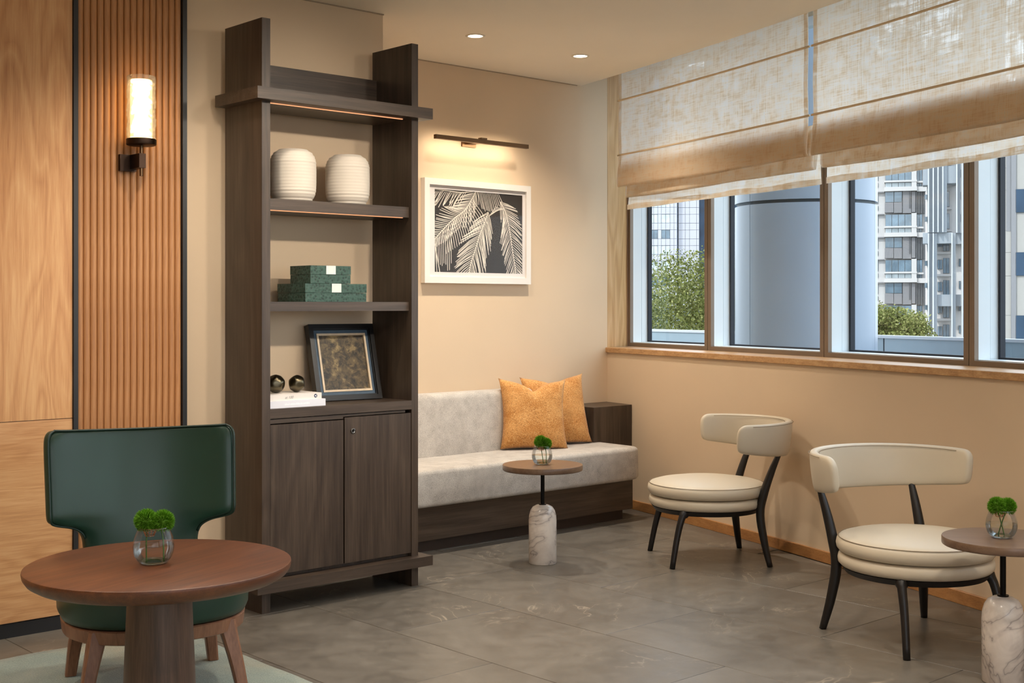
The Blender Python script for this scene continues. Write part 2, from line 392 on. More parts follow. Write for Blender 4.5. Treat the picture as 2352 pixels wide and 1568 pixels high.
def stone():
    m, nt, b = newmat('stone_tile')
    g = N(nt, 'ShaderNodeNewGeometry'); oi = N(nt, 'ShaderNodeObjectInfo')
    sc = N(nt, 'ShaderNodeVectorMath', operation='SCALE'); cb = N(nt, 'ShaderNodeCombineXYZ')
    for k in range(3): nt.links.new(oi.outputs['Random'], cb.inputs[k])
    nt.links.new(cb.outputs[0], sc.inputs[0]); sc.inputs['Scale'].default_value = 37
    ad = N(nt, 'ShaderNodeVectorMath', operation='ADD'); nt.links.new(g.outputs['Position'], ad.inputs[0]); nt.links.new(sc.outputs[0], ad.inputs[1])
    v = ad.outputs[0]
    big = noise(nt, v, 1.6, 5, .6, 1.2); fine = noise(nt, v, 14, 6, .65, .4)
    c = ramp(nt, big, [(.35, srgb(88, 82, 75)), (.5, srgb(101, 95, 87)), (.65, srgb(115, 109, 101))])
    c = mixc(nt, .35, c, ramp(nt, fine, [(.3, srgb(78, 73, 66)), (.7, srgb(120, 114, 105))]))
    # thin pale veins
    vn = noise(nt, v, 1.5, 4, .6, 2.2)
    s1 = N(nt, 'ShaderNodeMath', operation='SUBTRACT'); nt.links.new(vn, s1.inputs[0]); s1.inputs[1].default_value = .5
    ab = N(nt, 'ShaderNodeMath', operation='ABSOLUTE'); nt.links.new(s1.outputs[0], ab.inputs[0])
    vein = ramp(nt, ab.outputs[0], [(0, (1, 1, 1, 1)), (.006, (.25, .25, .25, 1)), (.016, (0, 0, 0, 1))])
    patch = ramp(nt, noise(nt, v, 2.2, 2), [(.5, (0, 0, 0, 1)), (.7, (1, 1, 1, 1))])
    vm = mixc(nt, 1.0, vein, patch, 'MULTIPLY')
    c = mixc(nt, vm, c, srgb(160, 148, 132))
    nt.links.new(c, b.inputs['Base Color'])
    r = ramp(nt, fine, [(.3, (.30, .30, .30, 1)), (.7, (.42, .42, .42, 1))]); nt.links.new(r, b.inputs['Roughness'])
    bump(nt, b, fine, .06, .002); b.inputs['Specular IOR Level'].default_value = .45
    return m
M['stone'] = stone()
M['grout'] = plain('grout', srgb(124, 113, 100), .9, var=.05)
def speckle(name, base, dark, light, s1, s2, rough=.9, stretch=(1, 1, 1), bmp=.5, lo=.38, hi=.64):
    m, nt, b = newmat(name); v = coords(nt, stretch)
    a = noise(nt, v, s1, 2, .7); l = noise(nt, v, s2, 3, .6)
    c = ramp(nt, a, [(lo-.06, dark), (lo+.03, base), (hi-.04, base), (hi+.06, light)])
    c = mixc(nt, .25, c, ramp(nt, l, [(.35, dark), (.65, light)]))
    nt.links.new(c, b.inputs['Base Color']); b.inputs['Roughness'].default_value = rough; b.inputs['Specular IOR Level'].default_value = .15
    b.inputs['Sheen Weight'].default_value = .15
    bump(nt, b, a, bmp, .003); return m
M['sofa'] = speckle('grey_boucle', srgb(194, 186, 176), srgb(136, 128, 120), srgb(216, 209, 199), 380, 14, lo=.43, hi=.6)
M['pillow'] = speckle('orange_tweed', srgb(208, 142, 74), srgb(132, 82, 40), srgb(232, 192, 132), 190, 8, stretch=(.8, .8, 1.3), lo=.42, hi=.6)
def rugmat():
    m, nt, b = newmat('rug_pile'); v = coords(nt, (1, 1, 1))
    big = noise(nt, v, 1.7, 4, .6, .8); pile = noise(nt, v, 190, 3, .7)
    c = ramp(nt, big, [(.34, srgb(150, 144, 122)), (.46, srgb(134, 144, 132)), (.58, srgb(112, 132, 128)), (.7, srgb(150, 160, 152))])
    c = mixc(nt, .35, c, ramp(nt, pile, [(.35, srgb(84, 98, 94)), (.65, srgb(176, 182, 168))]))
    nt.links.new(c, b.inputs['Base Color']); b.inputs['Roughness'].default_value = .95; b.inputs['Specular IOR Level'].default_value = .1; b.inputs['Sheen Weight'].default_value = .3
    bump(nt, b, pile, .8, .004); return m
M['rug'] = rugmat()
def marble():
    m, nt, b = newmat('white_marble'); v = coords(nt, (1, 1, .8), (.5, .6, .2))
    n = noise(nt, v, 1.7, 5, .55, 1.2); s1 = N(nt, 'ShaderNodeMath', operation='SUBTRACT'); nt.links.new(n, s1.inputs[0]); s1.inputs[1].default_value = .5
    ab = N(nt, 'ShaderNodeMath', operation='ABSOLUTE'); nt.links.new(s1.outputs[0], ab.inputs[0])
    c = ramp(nt, ab.outputs[0], [(0, srgb(128, 116, 112)), (.004, srgb(200, 189, 180)), (.02, srgb(224, 213, 202)), (.1, srgb(230, 220, 208))])
    c = mixc(nt, .3, c, ramp(nt, noise(nt, v, 9, 5, .7, 1), [(.35, srgb(190, 174, 164)), (.6, srgb(234, 224, 214))]))
    nt.links.new(c, b.inputs['Base Color']); b.inputs['Roughness'].default_value = .22; return m
M['marble'] = marble()
def ostrich():
    m, nt, b = newmat('green_ostrich'); v = coords(nt, (1, 1, 1))
    vo = N(nt, 'ShaderNodeTexVoronoi'); vo.inputs['Scale'].default_value = 75; nt.links.new(v, vo.inputs['Vector'])
    nt.links.new(ramp(nt, vo.outputs['Distance'], [(.18, srgb(16, 34, 28)), (.34, srgb(44, 72, 61)), (.7, srgb(56, 84, 73))]), b.inputs['Base Color'])
    b.inputs['Roughness'].default_value = .5; bump(nt, b, vo.outputs['Distance'], .5, .004); return m
M['ostrich'] = ostrich()
def goldleaf():
    m, nt, b = newmat('gilded_abstract'); v = coords(nt)
    n = noise(nt, v, 13, 8, .68, .5); n2 = noise(nt, v, 34, 6, .7, .5)
    c = ramp(nt, n, [(.42, srgb(30, 24, 18)), (.52, srgb(84, 68, 46)), (.60, srgb(176, 148, 98))])
    c = mixc(nt, .35, c, ramp(nt, n2, [(.42, srgb(22, 17, 13)), (.62, srgb(160, 134, 90))]))
    nt.links.new(c, b.inputs['Base Color']); b.inputs['Roughness'].default_value = .45; return m
M['gild'] = goldleaf()
def linen():
    m = bpy.data.materials.new('linen_voile'); m.use_nodes = True; nt = m.node_tree; nt.nodes.clear()
    o = N(nt, 'ShaderNodeOutputMaterial')
    vh = coords(nt, (7, 7, 170)); vv = coords(nt, (150, 150, 6)); vb = coords(nt, (14, 14, 16))
    h = noise(nt, vh, 1, 2, .6); vvn = noise(nt, vv, 1, 2, .6); big = noise(nt, vb, 1, 2, .6)
    a = N(nt, 'ShaderNodeMath', operation='ADD'); nt.links.new(h, a.inputs[0]); nt.links.new(vvn, a.inputs[1])
    a2 = N(nt, 'ShaderNodeMath', operation='ADD'); nt.links.new(a.outputs[0], a2.inputs[0]); nt.links.new(big, a2.inputs[1])
    dv = N(nt, 'ShaderNodeMath', operation='DIVIDE'); nt.links.new(a2.outputs[0], dv.inputs[0]); dv.inputs[1].default_value = 3
    tcol = ramp(nt, dv.outputs[0], [(.37, srgb(218, 190, 158)), (.5, srgb(236, 221, 202)), (.61, srgb(248, 243, 236))])
    d = N(nt, 'ShaderNodeBsdfDiffuse'); d.inputs[0].default_value = srgb(232, 216, 190)
    t = N(nt, 'ShaderNodeBsdfTranslucent'); nt.links.new(tcol, t.inputs[0])
    x = N(nt, 'ShaderNodeMixShader'); x.inputs[0].default_value = .64; nt.links.new(d.outputs[0], x.inputs[1]); nt.links.new(t.outputs[0], x.inputs[2])
    tr = N(nt, 'ShaderNodeBsdfTransparent'); x2 = N(nt, 'ShaderNodeMixShader')
    nt.links.new(ramp(nt, dv.outputs[0], [(.5, (0, 0, 0, 1)), (.66, (.16, .16, .16, 1))]), x2.inputs[0])
    nt.links.new(x.outputs[0], x2.inputs[1]); nt.links.new(tr.outputs[0], x2.inputs[2]); nt.links.new(x2.outputs[0], o.inputs[0])
    return m
M['linen'] = linen()
M['linen_hem'] = plain('linen_hem', srgb(226, 202, 168), .9, var=.03)
def leafmat(name, c0, c1, c2, tr=.3):
    m = bpy.data.materials.new(name); m.use_nodes = True; nt = m.node_tree; nt.nodes.clear()
    o = N(nt, 'ShaderNodeOutputMaterial'); n = noise(nt, coords(nt), 3.0, 3)
    gi = N(nt, 'ShaderNodeNewGeometry'); ad = N(nt, 'ShaderNodeMix'); ad.inputs[0].default_value = .5
    nt.links.new(n, ad.inputs[2]); nt.links.new(gi.outputs['Random Per Island'], ad.inputs[3])
    c = ramp(nt, ad.outputs[0], [(.2, c0), (.5, c1), (.8, c2)])
    d = N(nt, 'ShaderNodeBsdfDiffuse'); t = N(nt, 'ShaderNodeBsdfTranslucent'); x = N(nt, 'ShaderNodeMixShader'); x.inputs[0].default_value = tr
    nt.links.new(c, d.inputs[0]); nt.links.new(c, t.inputs[0]); nt.links.new(d.outputs[0], x.inputs[1]); nt.links.new(t.outputs[0], x.inputs[2]); nt.links.new(x.outputs[0], o.inputs[0]); return m
M['leaf'] = leafmat('tree_leaf', srgb(62, 70, 34), srgb(112, 118, 64), srgb(166, 164, 108))
M['moss'] = leafmat('flower_spikes', srgb(66, 112, 20), srgb(108, 166, 40), srgb(156, 204, 80), .4)
M['bark'] = plain('bark', srgb(92, 80, 66), .9, var=.15)
M['facade_white'] = plain('facade_white', srgb(182, 178, 176), .6, var=.01)
M['facade_tile'] = plain('facade_tile', srgb(174, 172, 178), .45, var=.015, scale=.4)
M['facade_joint'] = plain('facade_joint', srgb(128, 140, 158), .7, var=.02)
M['facade_grey'] = plain('facade_grey', srgb(118, 116, 118), .6, var=.02)
M['facade_dark'] = plain('facade_dark_panel', srgb(78, 78, 80), .5, var=.05)
M['facade_beige'] = plain('facade_beige', srgb(150, 145, 139), .7, var=.015)
M['fin'] = plain('facade_fin', srgb(140, 146, 152), .5, var=.02)
M['far_glass'] = plain('far_window_glass', srgb(92, 112, 126), .12, var=.25, scale=.6, spec=.8)
M['far_blue'] = plain('far_blue_glass', srgb(38, 60, 82), .35, var=.2, scale=.5, spec=.3)
M['far_curtain'] = plain('far_window_curtain', srgb(186, 196, 200), .4, var=.12, scale=1.2)
M['column'] = plain('column_cladding', srgb(150, 162, 178), .35, 0, .02, 1.5)
M['parapet'] = plain('parapet_panel', srgb(124, 140, 150), .45, var=.02)
M['parapet_cap'] = plain('parapet_cap', srgb(172, 174, 180), .5, var=.02)
M['dark_joint'] = plain('dark_joint', srgb(34, 48, 58), .6, var=.02)
M['ground'] = plain('street_ground', srgb(120, 122, 118), .9, var=.08, scale=.2)

# ================================================================== THE ROOM
H = 2.82
def XW(y): return -.02*y*y + .49*y + 4.12             # inner face of the curved window wall
def OFF(y, o):
    s = -.04*y + .49; k = math.hypot(1, s); return (XW(y)+o/k, y-o*s/k)
def curve(y0, y1, o, n=28): return [OFF(y0+(y1-y0)*i/n, o) for i in range(n+1)]
def wband(y0, y1, o0, o1, z0, z1, n=28):
    return prism(curve(y0, y1, o0, n) + curve(y1, y0, o1, n), z0, z1)
YW = 5.21       # wall behind the bookcase
YB = 6.02       # alcove wall behind the banquette
XC = 3.847      # outer corner between them

# floor: mortar bed with stone tiles laid half-bonded
floor = struct(obj('floor', box(-3, 7.2, -3, 6.4, -.12, -.004), M['grout']))
tm = {}
TW, TL = .615, 1.2375
for c in range(-9, 6):
    x0 = 2.56 + TW*c
    yb = 4.845 if c % 2 == 0 else 4.845-TL/2
    for r in range(-7, 3):
        y0 = yb + TL*r; y1 = y0+TL
        if y1 > 6.3: y1 = 6.3
        if y0 < -3: y0 = -3
        if y1-y0 < .1: continue
        if x0 > OFF(y0, 0)[0]+.05: continue
        key = round(y1-y0, 3)
        if key not in tm:
            bm = box(.0016, TW-.0016, .0016, key-.0016, -.012, 0)
            bmesh.ops.bevel(bm, geom=[e for e in bm.edges if all(v.co.z > -.001 for v in e.verts)], offset=.0012, segments=1, affect='EDGES')
            me = bpy.data.meshes.new('tile'); bm.to_mesh(me); bm.free(); me.materials.append(M['stone']); tm[key] = me
        t = bpy.data.objects.new('tile', tm[key]); COL.objects.link(t); t.location = (x0, y0, 0); t.parent = floor

ceil = struct(obj('ceiling', prism([(-3, -3)] + curve(-3, 6.0, -.25) + [(6.05, 6.02), (6.05, 6.1), (-3, 6.1)], H, 3.1), M['ceiling']))
struct(obj('ceiling_pocket', prism([(-3.2, -3.2)] + curve(-3.2, 6.3, .46) + [(-3.2, 6.5)], 3.1, 3.25), M['ceiling']))
struct(obj('upper_shade_block', prism([(-3.2, -3.2)] + curve(-3.2, 6.3, .46) + [(-3.2, 6.5)], 3.25, 16), M['parapet']))  # unseen upper storeys, added to shade the column and parapet

wall_back = struct(obj('wall_back', box(-3, XC, YW, 6.4, 0, H), M['wall']))
wall_alcove = struct(obj('wall_alcove', prism([(XC, YB), (6.345, YB), (6.619, 6.086), (6.82, 6.135), (6.82, 6.5), (XC, 6.5)], 0, 3.1), M['wall']))
struct(obj('shade_line_1', box(XC+.001, 6.05, YB-.004, YB, H-.006, H-.0005), M['gap_shade']))  # thin dark strip in place of a shaded gap at the ceiling
struct(obj('shade_line_2', box(-3, XC+.004, YW-.004, YW, H-.006, H-.0005), M['gap_shade']))  # same painted shade line above the back wall
wl = struct(obj('wall_left', box(-3.2, -3, -3.2, 6.4, 0, 3.1), M['wall']))
bm = bmesh.new(); BOX(bm, -3, 2.6, -3.2, -3, 0, .9); BOX(bm, -3, 2.6, -3.2, -3, 2.55, 3.1); BOX(bm, -3, -2.6, -3.2, -3, .9, 2.55); BOX(bm, 1.9, 2.6, -3.2, -3, .9, 2.55)  # unseen rear wall; its opening is added to let sky light in
struct(obj('wall_rear', bm, M['wall']))
wall_window = struct(obj('wall_window', wband(6.02, -3.2, 0, .42, 0, 1.026), M['wall']))
struct(obj('baseboard_window', wband(6.0, -3, -.012, .001, 0, .06), M['base_oak'], bevel=.002, seg=1))
struct(obj('window_sill', wband(6.06, -3, -.016, .27, 1.026, 1.06), M['oak_sill'], bevel=.0025, seg=1))
struct(obj('window_header', wband(6.15, -3.2, .25, .46, 2.98, 3.1), M['alu_white']))
struct(obj('trim_3', prism([(6.345, 6.0185), (6.619, 6.0845), (6.80, 6.128), (6.80, 6.15), (6.619, 6.10), (6.345, 6.03)], 1.06, 3.1), M['oak_jamb']))

# windows: one bay each between the mullion lines
mull = [6.145, 5.241, 4.160, 3.115, 2.05, 1.0, -.05, -1.1, -2.15]
for i in range(8):
    a, b = mull[i], mull[i+1]
    w = bpy.data.objects.new('window_%d' % (i+1), None); COL.objects.link(w); struct(w)
    p = OFF((a+b)/2, .25); w.location = (p[0], p[1], 1.06); ROOTM[w.name] = Matrix.Translation(-Vector(w.location)); w.empty_display_size = .1
    g, st = .002, .034
    for nm, y0, y1 in (('stile', a-g, a-st), ('stile', b+st, b+g)):
        obj(nm, wband(y0, y1, .25, .275, 1.06, 2.98, 1), M['mullion'], w)
        obj('reveal', wband(y0, y1, .275, .345, 1.06, 2.98, 1), M['alu_white'], w)
        obj('outer_reveal', wband(y0 - (0 if y0 == a-g else .003), y1 + (.003 if y0 == a-g else 0), .349, .42, 1.06, 2.98, 1), M['alu_white'], w)
    obj('bottom_rail', wband(a-st, b+st, .25, .275, 1.06, 1.086, 1), M['mullion'], w)
    obj('bottom_reveal', wband(a-st, b+st, .275, .42, 1.06, 1.09, 1), M['alu_white'], w)
    bm = wband(a-st, a-st-.013, .395, .425, 1.09, 2.98, 1)
    for q in (wband(b+st+.006, b+st, .40, .425, 1.09, 2.98, 1), wband(a-st-.013, b+st+.006, .395, .425, 1.09, 1.1, 1)):
        me = bpy.data.meshes.new('x'); q.to_mesh(me); bm.from_mesh(me); bpy.data.meshes.remove(me); q.free()
    obj('gasket', bm, M['gasket'], w)
    obj('pane', wband(a-st-.005, b+st+.003, .408, .413, 1.092, 2.98, 1), M['glass_pane'], w)

# oak panelling, fluted slats and black metal trims, fixed to the back wall
XP = 2.2249
obj('oak_panel', box(-2.99, XP-.002, YW-.02, YW-.001, .8775, H-.002), M['oak_v'], wall_back, bevel=.001, seg=1)
obj('oak_panel', box(-2.99, XP-.002, YW-.02, YW-.001, .062, .8745), M['oak_h'], wall_back, bevel=.001, seg=1)
obj('metal_baseboard', box(-2.99, 2.76, YW-.016, YW-.001, 0, .056), M['black_trim'], wall_back)
obj('metal_trim', box(XP, XP+.019, YW-.03, YW-.001, .056, H-.002), M['black_trim'], wall_back)
obj('metal_trim', box(2.724, 2.745, YW-.03, YW-.001, .056, H-.002), M['black_trim'], wall_back)
obj('slat_backing', box(XP+.019, 2.724, YW-.006, YW-.001, .056, H-.002), M['oak_slat'], wall_back)
ns = 16; pit = (2.724-XP-.019)/ns
bm = bmesh.new(); prof = [(pit*.5*math.cos(math.pi*k/10)*.97, -.015*math.sin(math.pi*k/10)**.8 if 0 < k < 10 else 0) for k in range(11)]
PRISM(bm, prof, .056, H-.002); bmesh.ops.recalc_face_normals(bm, faces=bm.faces)
me = bpy.data.meshes.new('slat'); bm.to_mesh(me); bm.free(); me.materials.append(M['oak_slat'])
me.polygons.foreach_set('use_smooth', [True]*len(me.polygons)); me.set_sharp_from_angle(angle=.7)
for k in range(ns):
    o = bpy.data.objects.new('slat', me); COL.objects.link(o); o.parent = wall_back; o.location = (XP+.019+pit*(k+.5), YW-.0065, 0)

# roman blinds
def blind(ya, yb, label):
    p = OFF((ya+yb)/2, -.12); t = thing('roman_blind', label, 'blind', (p[0], p[1], 1.985), 0, 'linen roman blinds', True)
    prof = [(-.12, 3.09), (-.122, 2.9), (-.12, 2.70), (-.117, 2.69), (-.12, 2.68), (-.124, 2.5), (-.12, 2.345), (-.117, 2.332), (-.12, 2.32), (-.126, 2.24), (-.132, 2.17), (-.133, 2.135), (-.127, 2.118),
            (-.118, 2.126), (-.098, 2.20), (-.078, 2.285), (-.072, 2.29), (-.068, 2.28), (-.078, 2.13), (-.084, 2.075), (-.078, 2.056), (-.068, 2.06), (-.054, 2.15), (-.042, 2.27), (-.037, 2.275), (-.034, 2.265),
            (-.040, 2.12), (-.045, 2.03), (-.044, 1.985)]
    nu = 64; bm = bmesh.new(); ph = random.random()*6
    rows = []
    for i in range(nu+1):
        u = i/nu; y = ya+(yb-ya)*u; r = []
        for k, (o, z) in enumerate(prof):
            f = max(0, min(1, (2.34-z)/.3))
            oo = o + f*.009*math.sin(u*9+ph+k*.3) + f*.005*math.sin(u*23+ph*2+k*.9)
            zz = z + f*(.006*math.sin(u*7+ph+k) - .012*math.sin(math.pi*u)*(k > 11)*.4)
            yy = y + ((.03 if u == 0 else 0) - (.03 if u == 1 else 0))*0
            r.append(bm.verts.new((*OFF(yy, oo), zz)))
        rows.append(r)
    for A, B in zip(rows, rows[1:]):
        for k in range(len(prof)-1): bm.faces.new((A[k], B[k], B[k+1], A[k+1]))
    pts = [[v.co.copy() for v in r] for r in rows]
    obj('fabric', bm, M['linen'], t, smooth=True)
    # stitched rod pockets
    for z in (2.69, 2.332):
        obj('rod_pocket', tube([(*OFF(ya+.012+(yb-ya-.024)*i/30, -.123), z) for i in range(31)], .0062, 8), M['linen_hem'], t, smooth=True)
    # side hems
    for e, sgn in ((0, -1), (nu, 1)):
        bm = bmesh.new(); A = []; B = []
        for k in range(0, 13):
            q = pts[e][k]; y = ya if e == 0 else yb; d = OFF(y + (-.032 if e == 0 else .032), 0); d0 = OFF(y, 0)
            n = Vector((-1, .25, 0))*.0025
            A.append(bm.verts.new(q+n)); B.append(bm.verts.new(q+n+Vector((d[0]-d0[0], d[1]-d0[1], 0))))
        for k in range(12): bm.faces.new((A[k], A[k+1], B[k+1], B[k]))
        obj('side_hem', bm, M['linen'], t, smooth=True)
    # bottom hem
    bm = bmesh.new(); A = []; B = []
    for i in range(nu+1):
        q = pts[i][-1]; n = Vector((-1, .25, 0))*.003; hh = .030 + .004*math.sin(i*.35)
        A.append(bm.verts.new(q+n+Vector((0, 0, -.002)))); B.append(bm.verts.new(q+n+Vector((0, 0, hh))))
    for i in range(nu): bm.faces.new((A[i], A[i+1], B[i+1], B[i]))
    obj('bottom_hem', bm, M['linen'], t, smooth=True)
blind(5.692, 3.828, 'translucent beige linen roman blind nearest the alcove corner')
blind(3.785, 1.72, 'translucent beige linen roman blind over the windows nearest the camera')
blind(1.68, -.38, 'translucent beige linen roman blind beyond the photo\'s right edge')

# ================================================================== BOOKCASE
bk = thing('bookcase', 'tall dark smoked-oak bookcase with open shelves over a two-door cabinet', 'bookcase', (3.36, 5.0, 0), 0, None, True)
XL0, XL1, XR0, XR1, YF, YK = 2.928, 2.970, 3.7515, 3.7905, 4.85, YW-.042
for x0, x1 in ((XL0, XL1), (XR0, XR1)):
    bm = bmesh.new(); BOX(bm, x0, x1, YF, YK, 0, 2.605)
    obj('upright', bm, M['dark_v'], bk, bevel=.0015, seg=1)
def notched(z0, z1):
    """board that wraps the uprights, proud at the front and both sides"""
    bm = bmesh.new(); BOX(bm, XL0-.051, XR1+.051, YF-.05, YF-.0005, z0, z1)
    BOX(bm, XL1+.0005, XR0-.0005, YF-.0005, YK-.01, z0, z1)
    BOX(bm, XL0-.051, XL0-.0005, YF-.0005, YK, z0, z1); BOX(bm, XR1+.0005, XR1+.051, YF-.0005, YK, z0, z1); return bm
ts = obj('top_board', notched(2.243, 2.295), M['dark_h'], bk)
obj('plinth_board', notched(.098, .144), M['dark_h'], bk)
obj('back_rail', box(XL1, XR0, YK-.035, YK-.012, 2.295, 2.462), M['dark_h'], bk)
s2 = obj('shelf', box(XL1, XR0, YF+.022, YK-.002, 1.77, 1.82), M['dark_h'], bk, bevel=.001, seg=1)
s3 = obj('shelf', box(XL1, XR0, YF+.022, YK-.002, 1.322, 1.364), M['dark_h'], bk, bevel=.001, seg=1)
for par, z in ((ts, 2.243), (s2, 1.77)):
    o = obj('led_strip', box(XL1+.005, XR0-.03, YF+.03, YF+.037, z-.0035, z-.0003), M['led'], None); o.parent = par
obj('cabinet_top', box(XL1, XR0, YF, YK-.002, .85, .892), M['dark_h'], bk, bevel=.001, seg=1)
bm = bmesh.new(); BOX(bm, XL1, XR0, YF+.03, YK-.002, .144, .16); BOX(bm, XL1, XR0, YK-.02, YK-.002, .16, .85)
obj('cabinet_carcass', bm, M['dark_v'], bk)
xm = 3.362
d1 = obj('door', box(XL1+.003, xm-.004, YF+.003, YF+.024, .162, .822), M['dark_v'], bk, bevel=.0015, seg=1)
d2 = obj('door', box(xm+.004, XR0-.003, YF+.003, YF+.024, .162, .832), M['dark_v'], bk, bevel=.0015, seg=1)
obj('finger_rail', box(XL1+.002, xm-.001, YF+.008, YF+.026, .827, .846), M['dark_h'], bk)
obj('finger_rail', box(xm+.001, XR0-.03, YF+.012, YF+.026, .836, .846), M['dark_h'], bk)
bm = bmesh.new(); LATHE(bm, [(0, 0), (.011, 0), (.013, .002), (.013, .004), (.008, .005), (.007, .003), (.0, .003)], 24)
bmesh.ops.rotate(bm, verts=bm.verts, matrix=Matrix.Rotation(math.pi/2, 3, 'X')); bmesh.ops.translate(bm, verts=bm.verts, vec=(3.412, YF+.003, .768))
lk = obj('lock', bm, M['lock'], None, smooth=True); lk.parent = d2
lk2 = obj('keyhole', box(3.4105, 3.4135, YF-.0016, YF-.0006, .763, .773), M['black_metal'], None); lk2.parent = d2

# --- things on the shelves
def vase_obj(x, y, z, label, s=1):
    prof = [(0, 0), (.078, 0), (.082, .004)]; n = 17
    base = [(.088, .012), (.099, .03), (.1045, .055), (.106, .09), (.106, .15), (.1045, .185), (.098, .208), (.086, .226), (.068, .237)]
    for k in range(60):
        h = .008 + (.229)*k/59
        # interpolate silhouette
        for (r0, h0), (r1, h1) in zip(base, base[1:]):
            if h0 <= h <= h1: r = r0+(r1-r0)*(h-h0)/(h1-h0); break
        else: r = base[0][0] if h < base[0][1] else base[-1][0]
        amp = .0007 if .06 < h < .17 else .0018
        prof.append((r + amp*(abs(math.sin(h*math.pi/.0145))-.5)*1.4, h))
    prof += [(.066, .240), (.05, .241), (.046, .236), (.044, .2), (0, .19)]
    o = obj('ribbed_vase', lathe([(r*s, h*s) for r, h in prof], 48, 0, 0, 0), M['ceramic'], None, smooth=True); o.location = (x, y, z)
    tag(o, label, 'vase', 'ribbed ceramic vases on the upper shelf')
vase_obj(3.182, 5.0, 1.82, 'off-white ribbed ceramic vase beside the bookcase\'s left upright', 1.0)
vase_obj(3.484, 5.0, 1.82, 'off-white ribbed ceramic vase nearer the bookcase\'s right upright', .99)

def gift_box(x0, x1, y0, y1, z, h, lx0, lx1, label):
    t = thing('keepsake_box', label, 'box', ((x0+x1)/2, (y0+y1)/2, z), 0, 'green keepsake boxes', True)
    obj('box_base', box(x0+.001, x1-.001, y0+.001, y1-.001, z, z+h*.49), M['ostrich'], t, bevel=.0015, seg=1)
    ld = obj('lid', box(x0, x1, y0, y1, z+h*.505, z+h), M['ostrich'], t, bevel=.0015, seg=1)
    bm = bmesh.new(); BOX(bm, lx0, lx1, y0-.0012, y0-.0002, z+h*.52, z+h+.001); BOX(bm, lx0, lx1, y0-.0012, y0+.025, z+h+.0002, z+h+.001)
    l = obj('closing_tab', bm, M['label_white'], t)
gift_box(3.183, 3.523, 4.90, 5.135, 1.3645, .083, 3.327, 3.379, 'wide green textured keepsake box, lower of the two on the shelf')
gift_box(3.211, 3.433, 4.90, 5.07, 1.4487, .081, 3.296, 3.348, 'small green textured keepsake box stacked on the wider one')

# leaning framed abstract
fr = thing('framed_abstract', 'black frame with slate mat and gilded abstract, leaning inside the bookcase', 'framed picture', (3.535, 5.055, .8925), math.radians(-5))
lean = math.radians(-15)
def lb(x0, x1, y0, y1, z0, z1):
    bm = box(x0, x1, y0, y1, z0, z1); bmesh.ops.rotate(bm, verts=bm.verts, matrix=Matrix.Rotation(lean, 3, 'X')); return bm
def ring_frame(w, h0, h1, bw, y0, y1):
    bm = bmesh.new()
    for a in ((-w, -w+bw, y0, y1, h0, h1), (w-bw, w, y0, y1, h0, h1), (-w+bw, w-bw, y0, y1, h0, h0+bw), (-w+bw, w-bw, y0, y1, h1-bw, h1)): BOX(bm, *a)
    bmesh.ops.rotate(bm, verts=bm.verts, matrix=Matrix.Rotation(lean, 3, 'X')); return bm
fw_, fh_ = .178, .375
obj('outer_moulding', ring_frame(fw_, 0, fh_, .022, -.012, .03), M['frame_black'], fr)
obj('inner_moulding', ring_frame(fw_-.016, .016, fh_-.016, .012, -.004, .02), M['frame_black'], fr)
obj('slate_mat', ring_frame(fw_-.022, .022, fh_-.022, .028, .004, .016), M['frame_blue'], fr)
obj('gilt_fillet', ring_frame(fw_-.044, .044, fh_-.044, .010, -.001, .014), M['frame_gold'], fr)
obj('artwork', lb(-fw_+.05, fw_-.05, .008, .018, .05, fh_-.05), M['gild'], fr)
obj('backing_board', lb(-fw_+.004, fw_-.004, .0205, .028, .004, fh_-.004), M['frame_black'], fr)

# books
def book(name, label, x0, x1, y0, y1, z, h, cov, ang):
    t = thing(name, label, 'book', ((x0+x1)/2, (y0+y1)/2, z), ang, 'stacked books'); w, d = (x1-x0)/2, (y1-y0)/2
    obj('cover', box(-w, w, -d, d, 0, .0022), cov, t); obj('cover', box(-w, w, -d, d, h-.0022, h), cov, t)
    obj('spine', box(-w, w, -d, -d+.0025, .0022, h-.0022), cov, t); obj('page_block', box(-w+.005, w-.005, -d+.0025, d-.005, .0022, h-.0022), M['page'], t)
    return t, w, d
def text_mesh(name, body, size, mat, parent, loc, shear=0):
    cu = bpy.data.curves.new(name, 'FONT'); cu.body = body; cu.size = size; cu.shear = shear; cu.extrude = .0001
    o = bpy.data.objects.new(name, cu); COL.objects.link(o)
    dg = bpy.context.evaluated_depsgraph_get(); me = bpy.data.meshes.new_from_object(o.evaluated_get(dg)); bpy.data.objects.remove(o)
    me.materials.clear(); me.materials.append(mat); m = bpy.data.objects.new(name, me); COL.objects.link(m)
    m.parent = parent; m.location = loc; m.rotation_euler = (math.pi/2, 0, 0); return m
bL, w, d = book('book', 'white hardback book with pale lettering, under the cream book', 2.982, 3.274, 4.872, 5.08, .8925, .031, M['book_b'], 0)
bm = bmesh.new(); random.seed(3); x = -.07
while x < .06:
    ww = random.uniform(.003, .007); BOX(bm, x, x+ww, -d-.0003, -d+.0002, .011, .011+random.uniform(.006, .009)); x += ww+.0025
obj('spine_lettering', bm, M['ink_pale'], bL)
bU, w, d = book('book', 'cream hardback book with a round navy mark, on top of the white book', 2.985, 3.258, 4.880, 5.075, .9237, .028, M['book_a'], 0)
text_mesh('spine_title', 'at 100', .017, M['ink'], bU, (-.058, -d-.0003, .008), .25)
bm = bmesh.new(); LATHE(bm, [(0, 0), (.0085, 0), (.0085, .0004), (0, .0004)], 24); bmesh.ops.rotate(bm, verts=bm.verts, matrix=Matrix.Rotation(math.pi/2, 3, 'X')); bmesh.ops.translate(bm, verts=bm.verts, vec=(.104, -d, .0145))
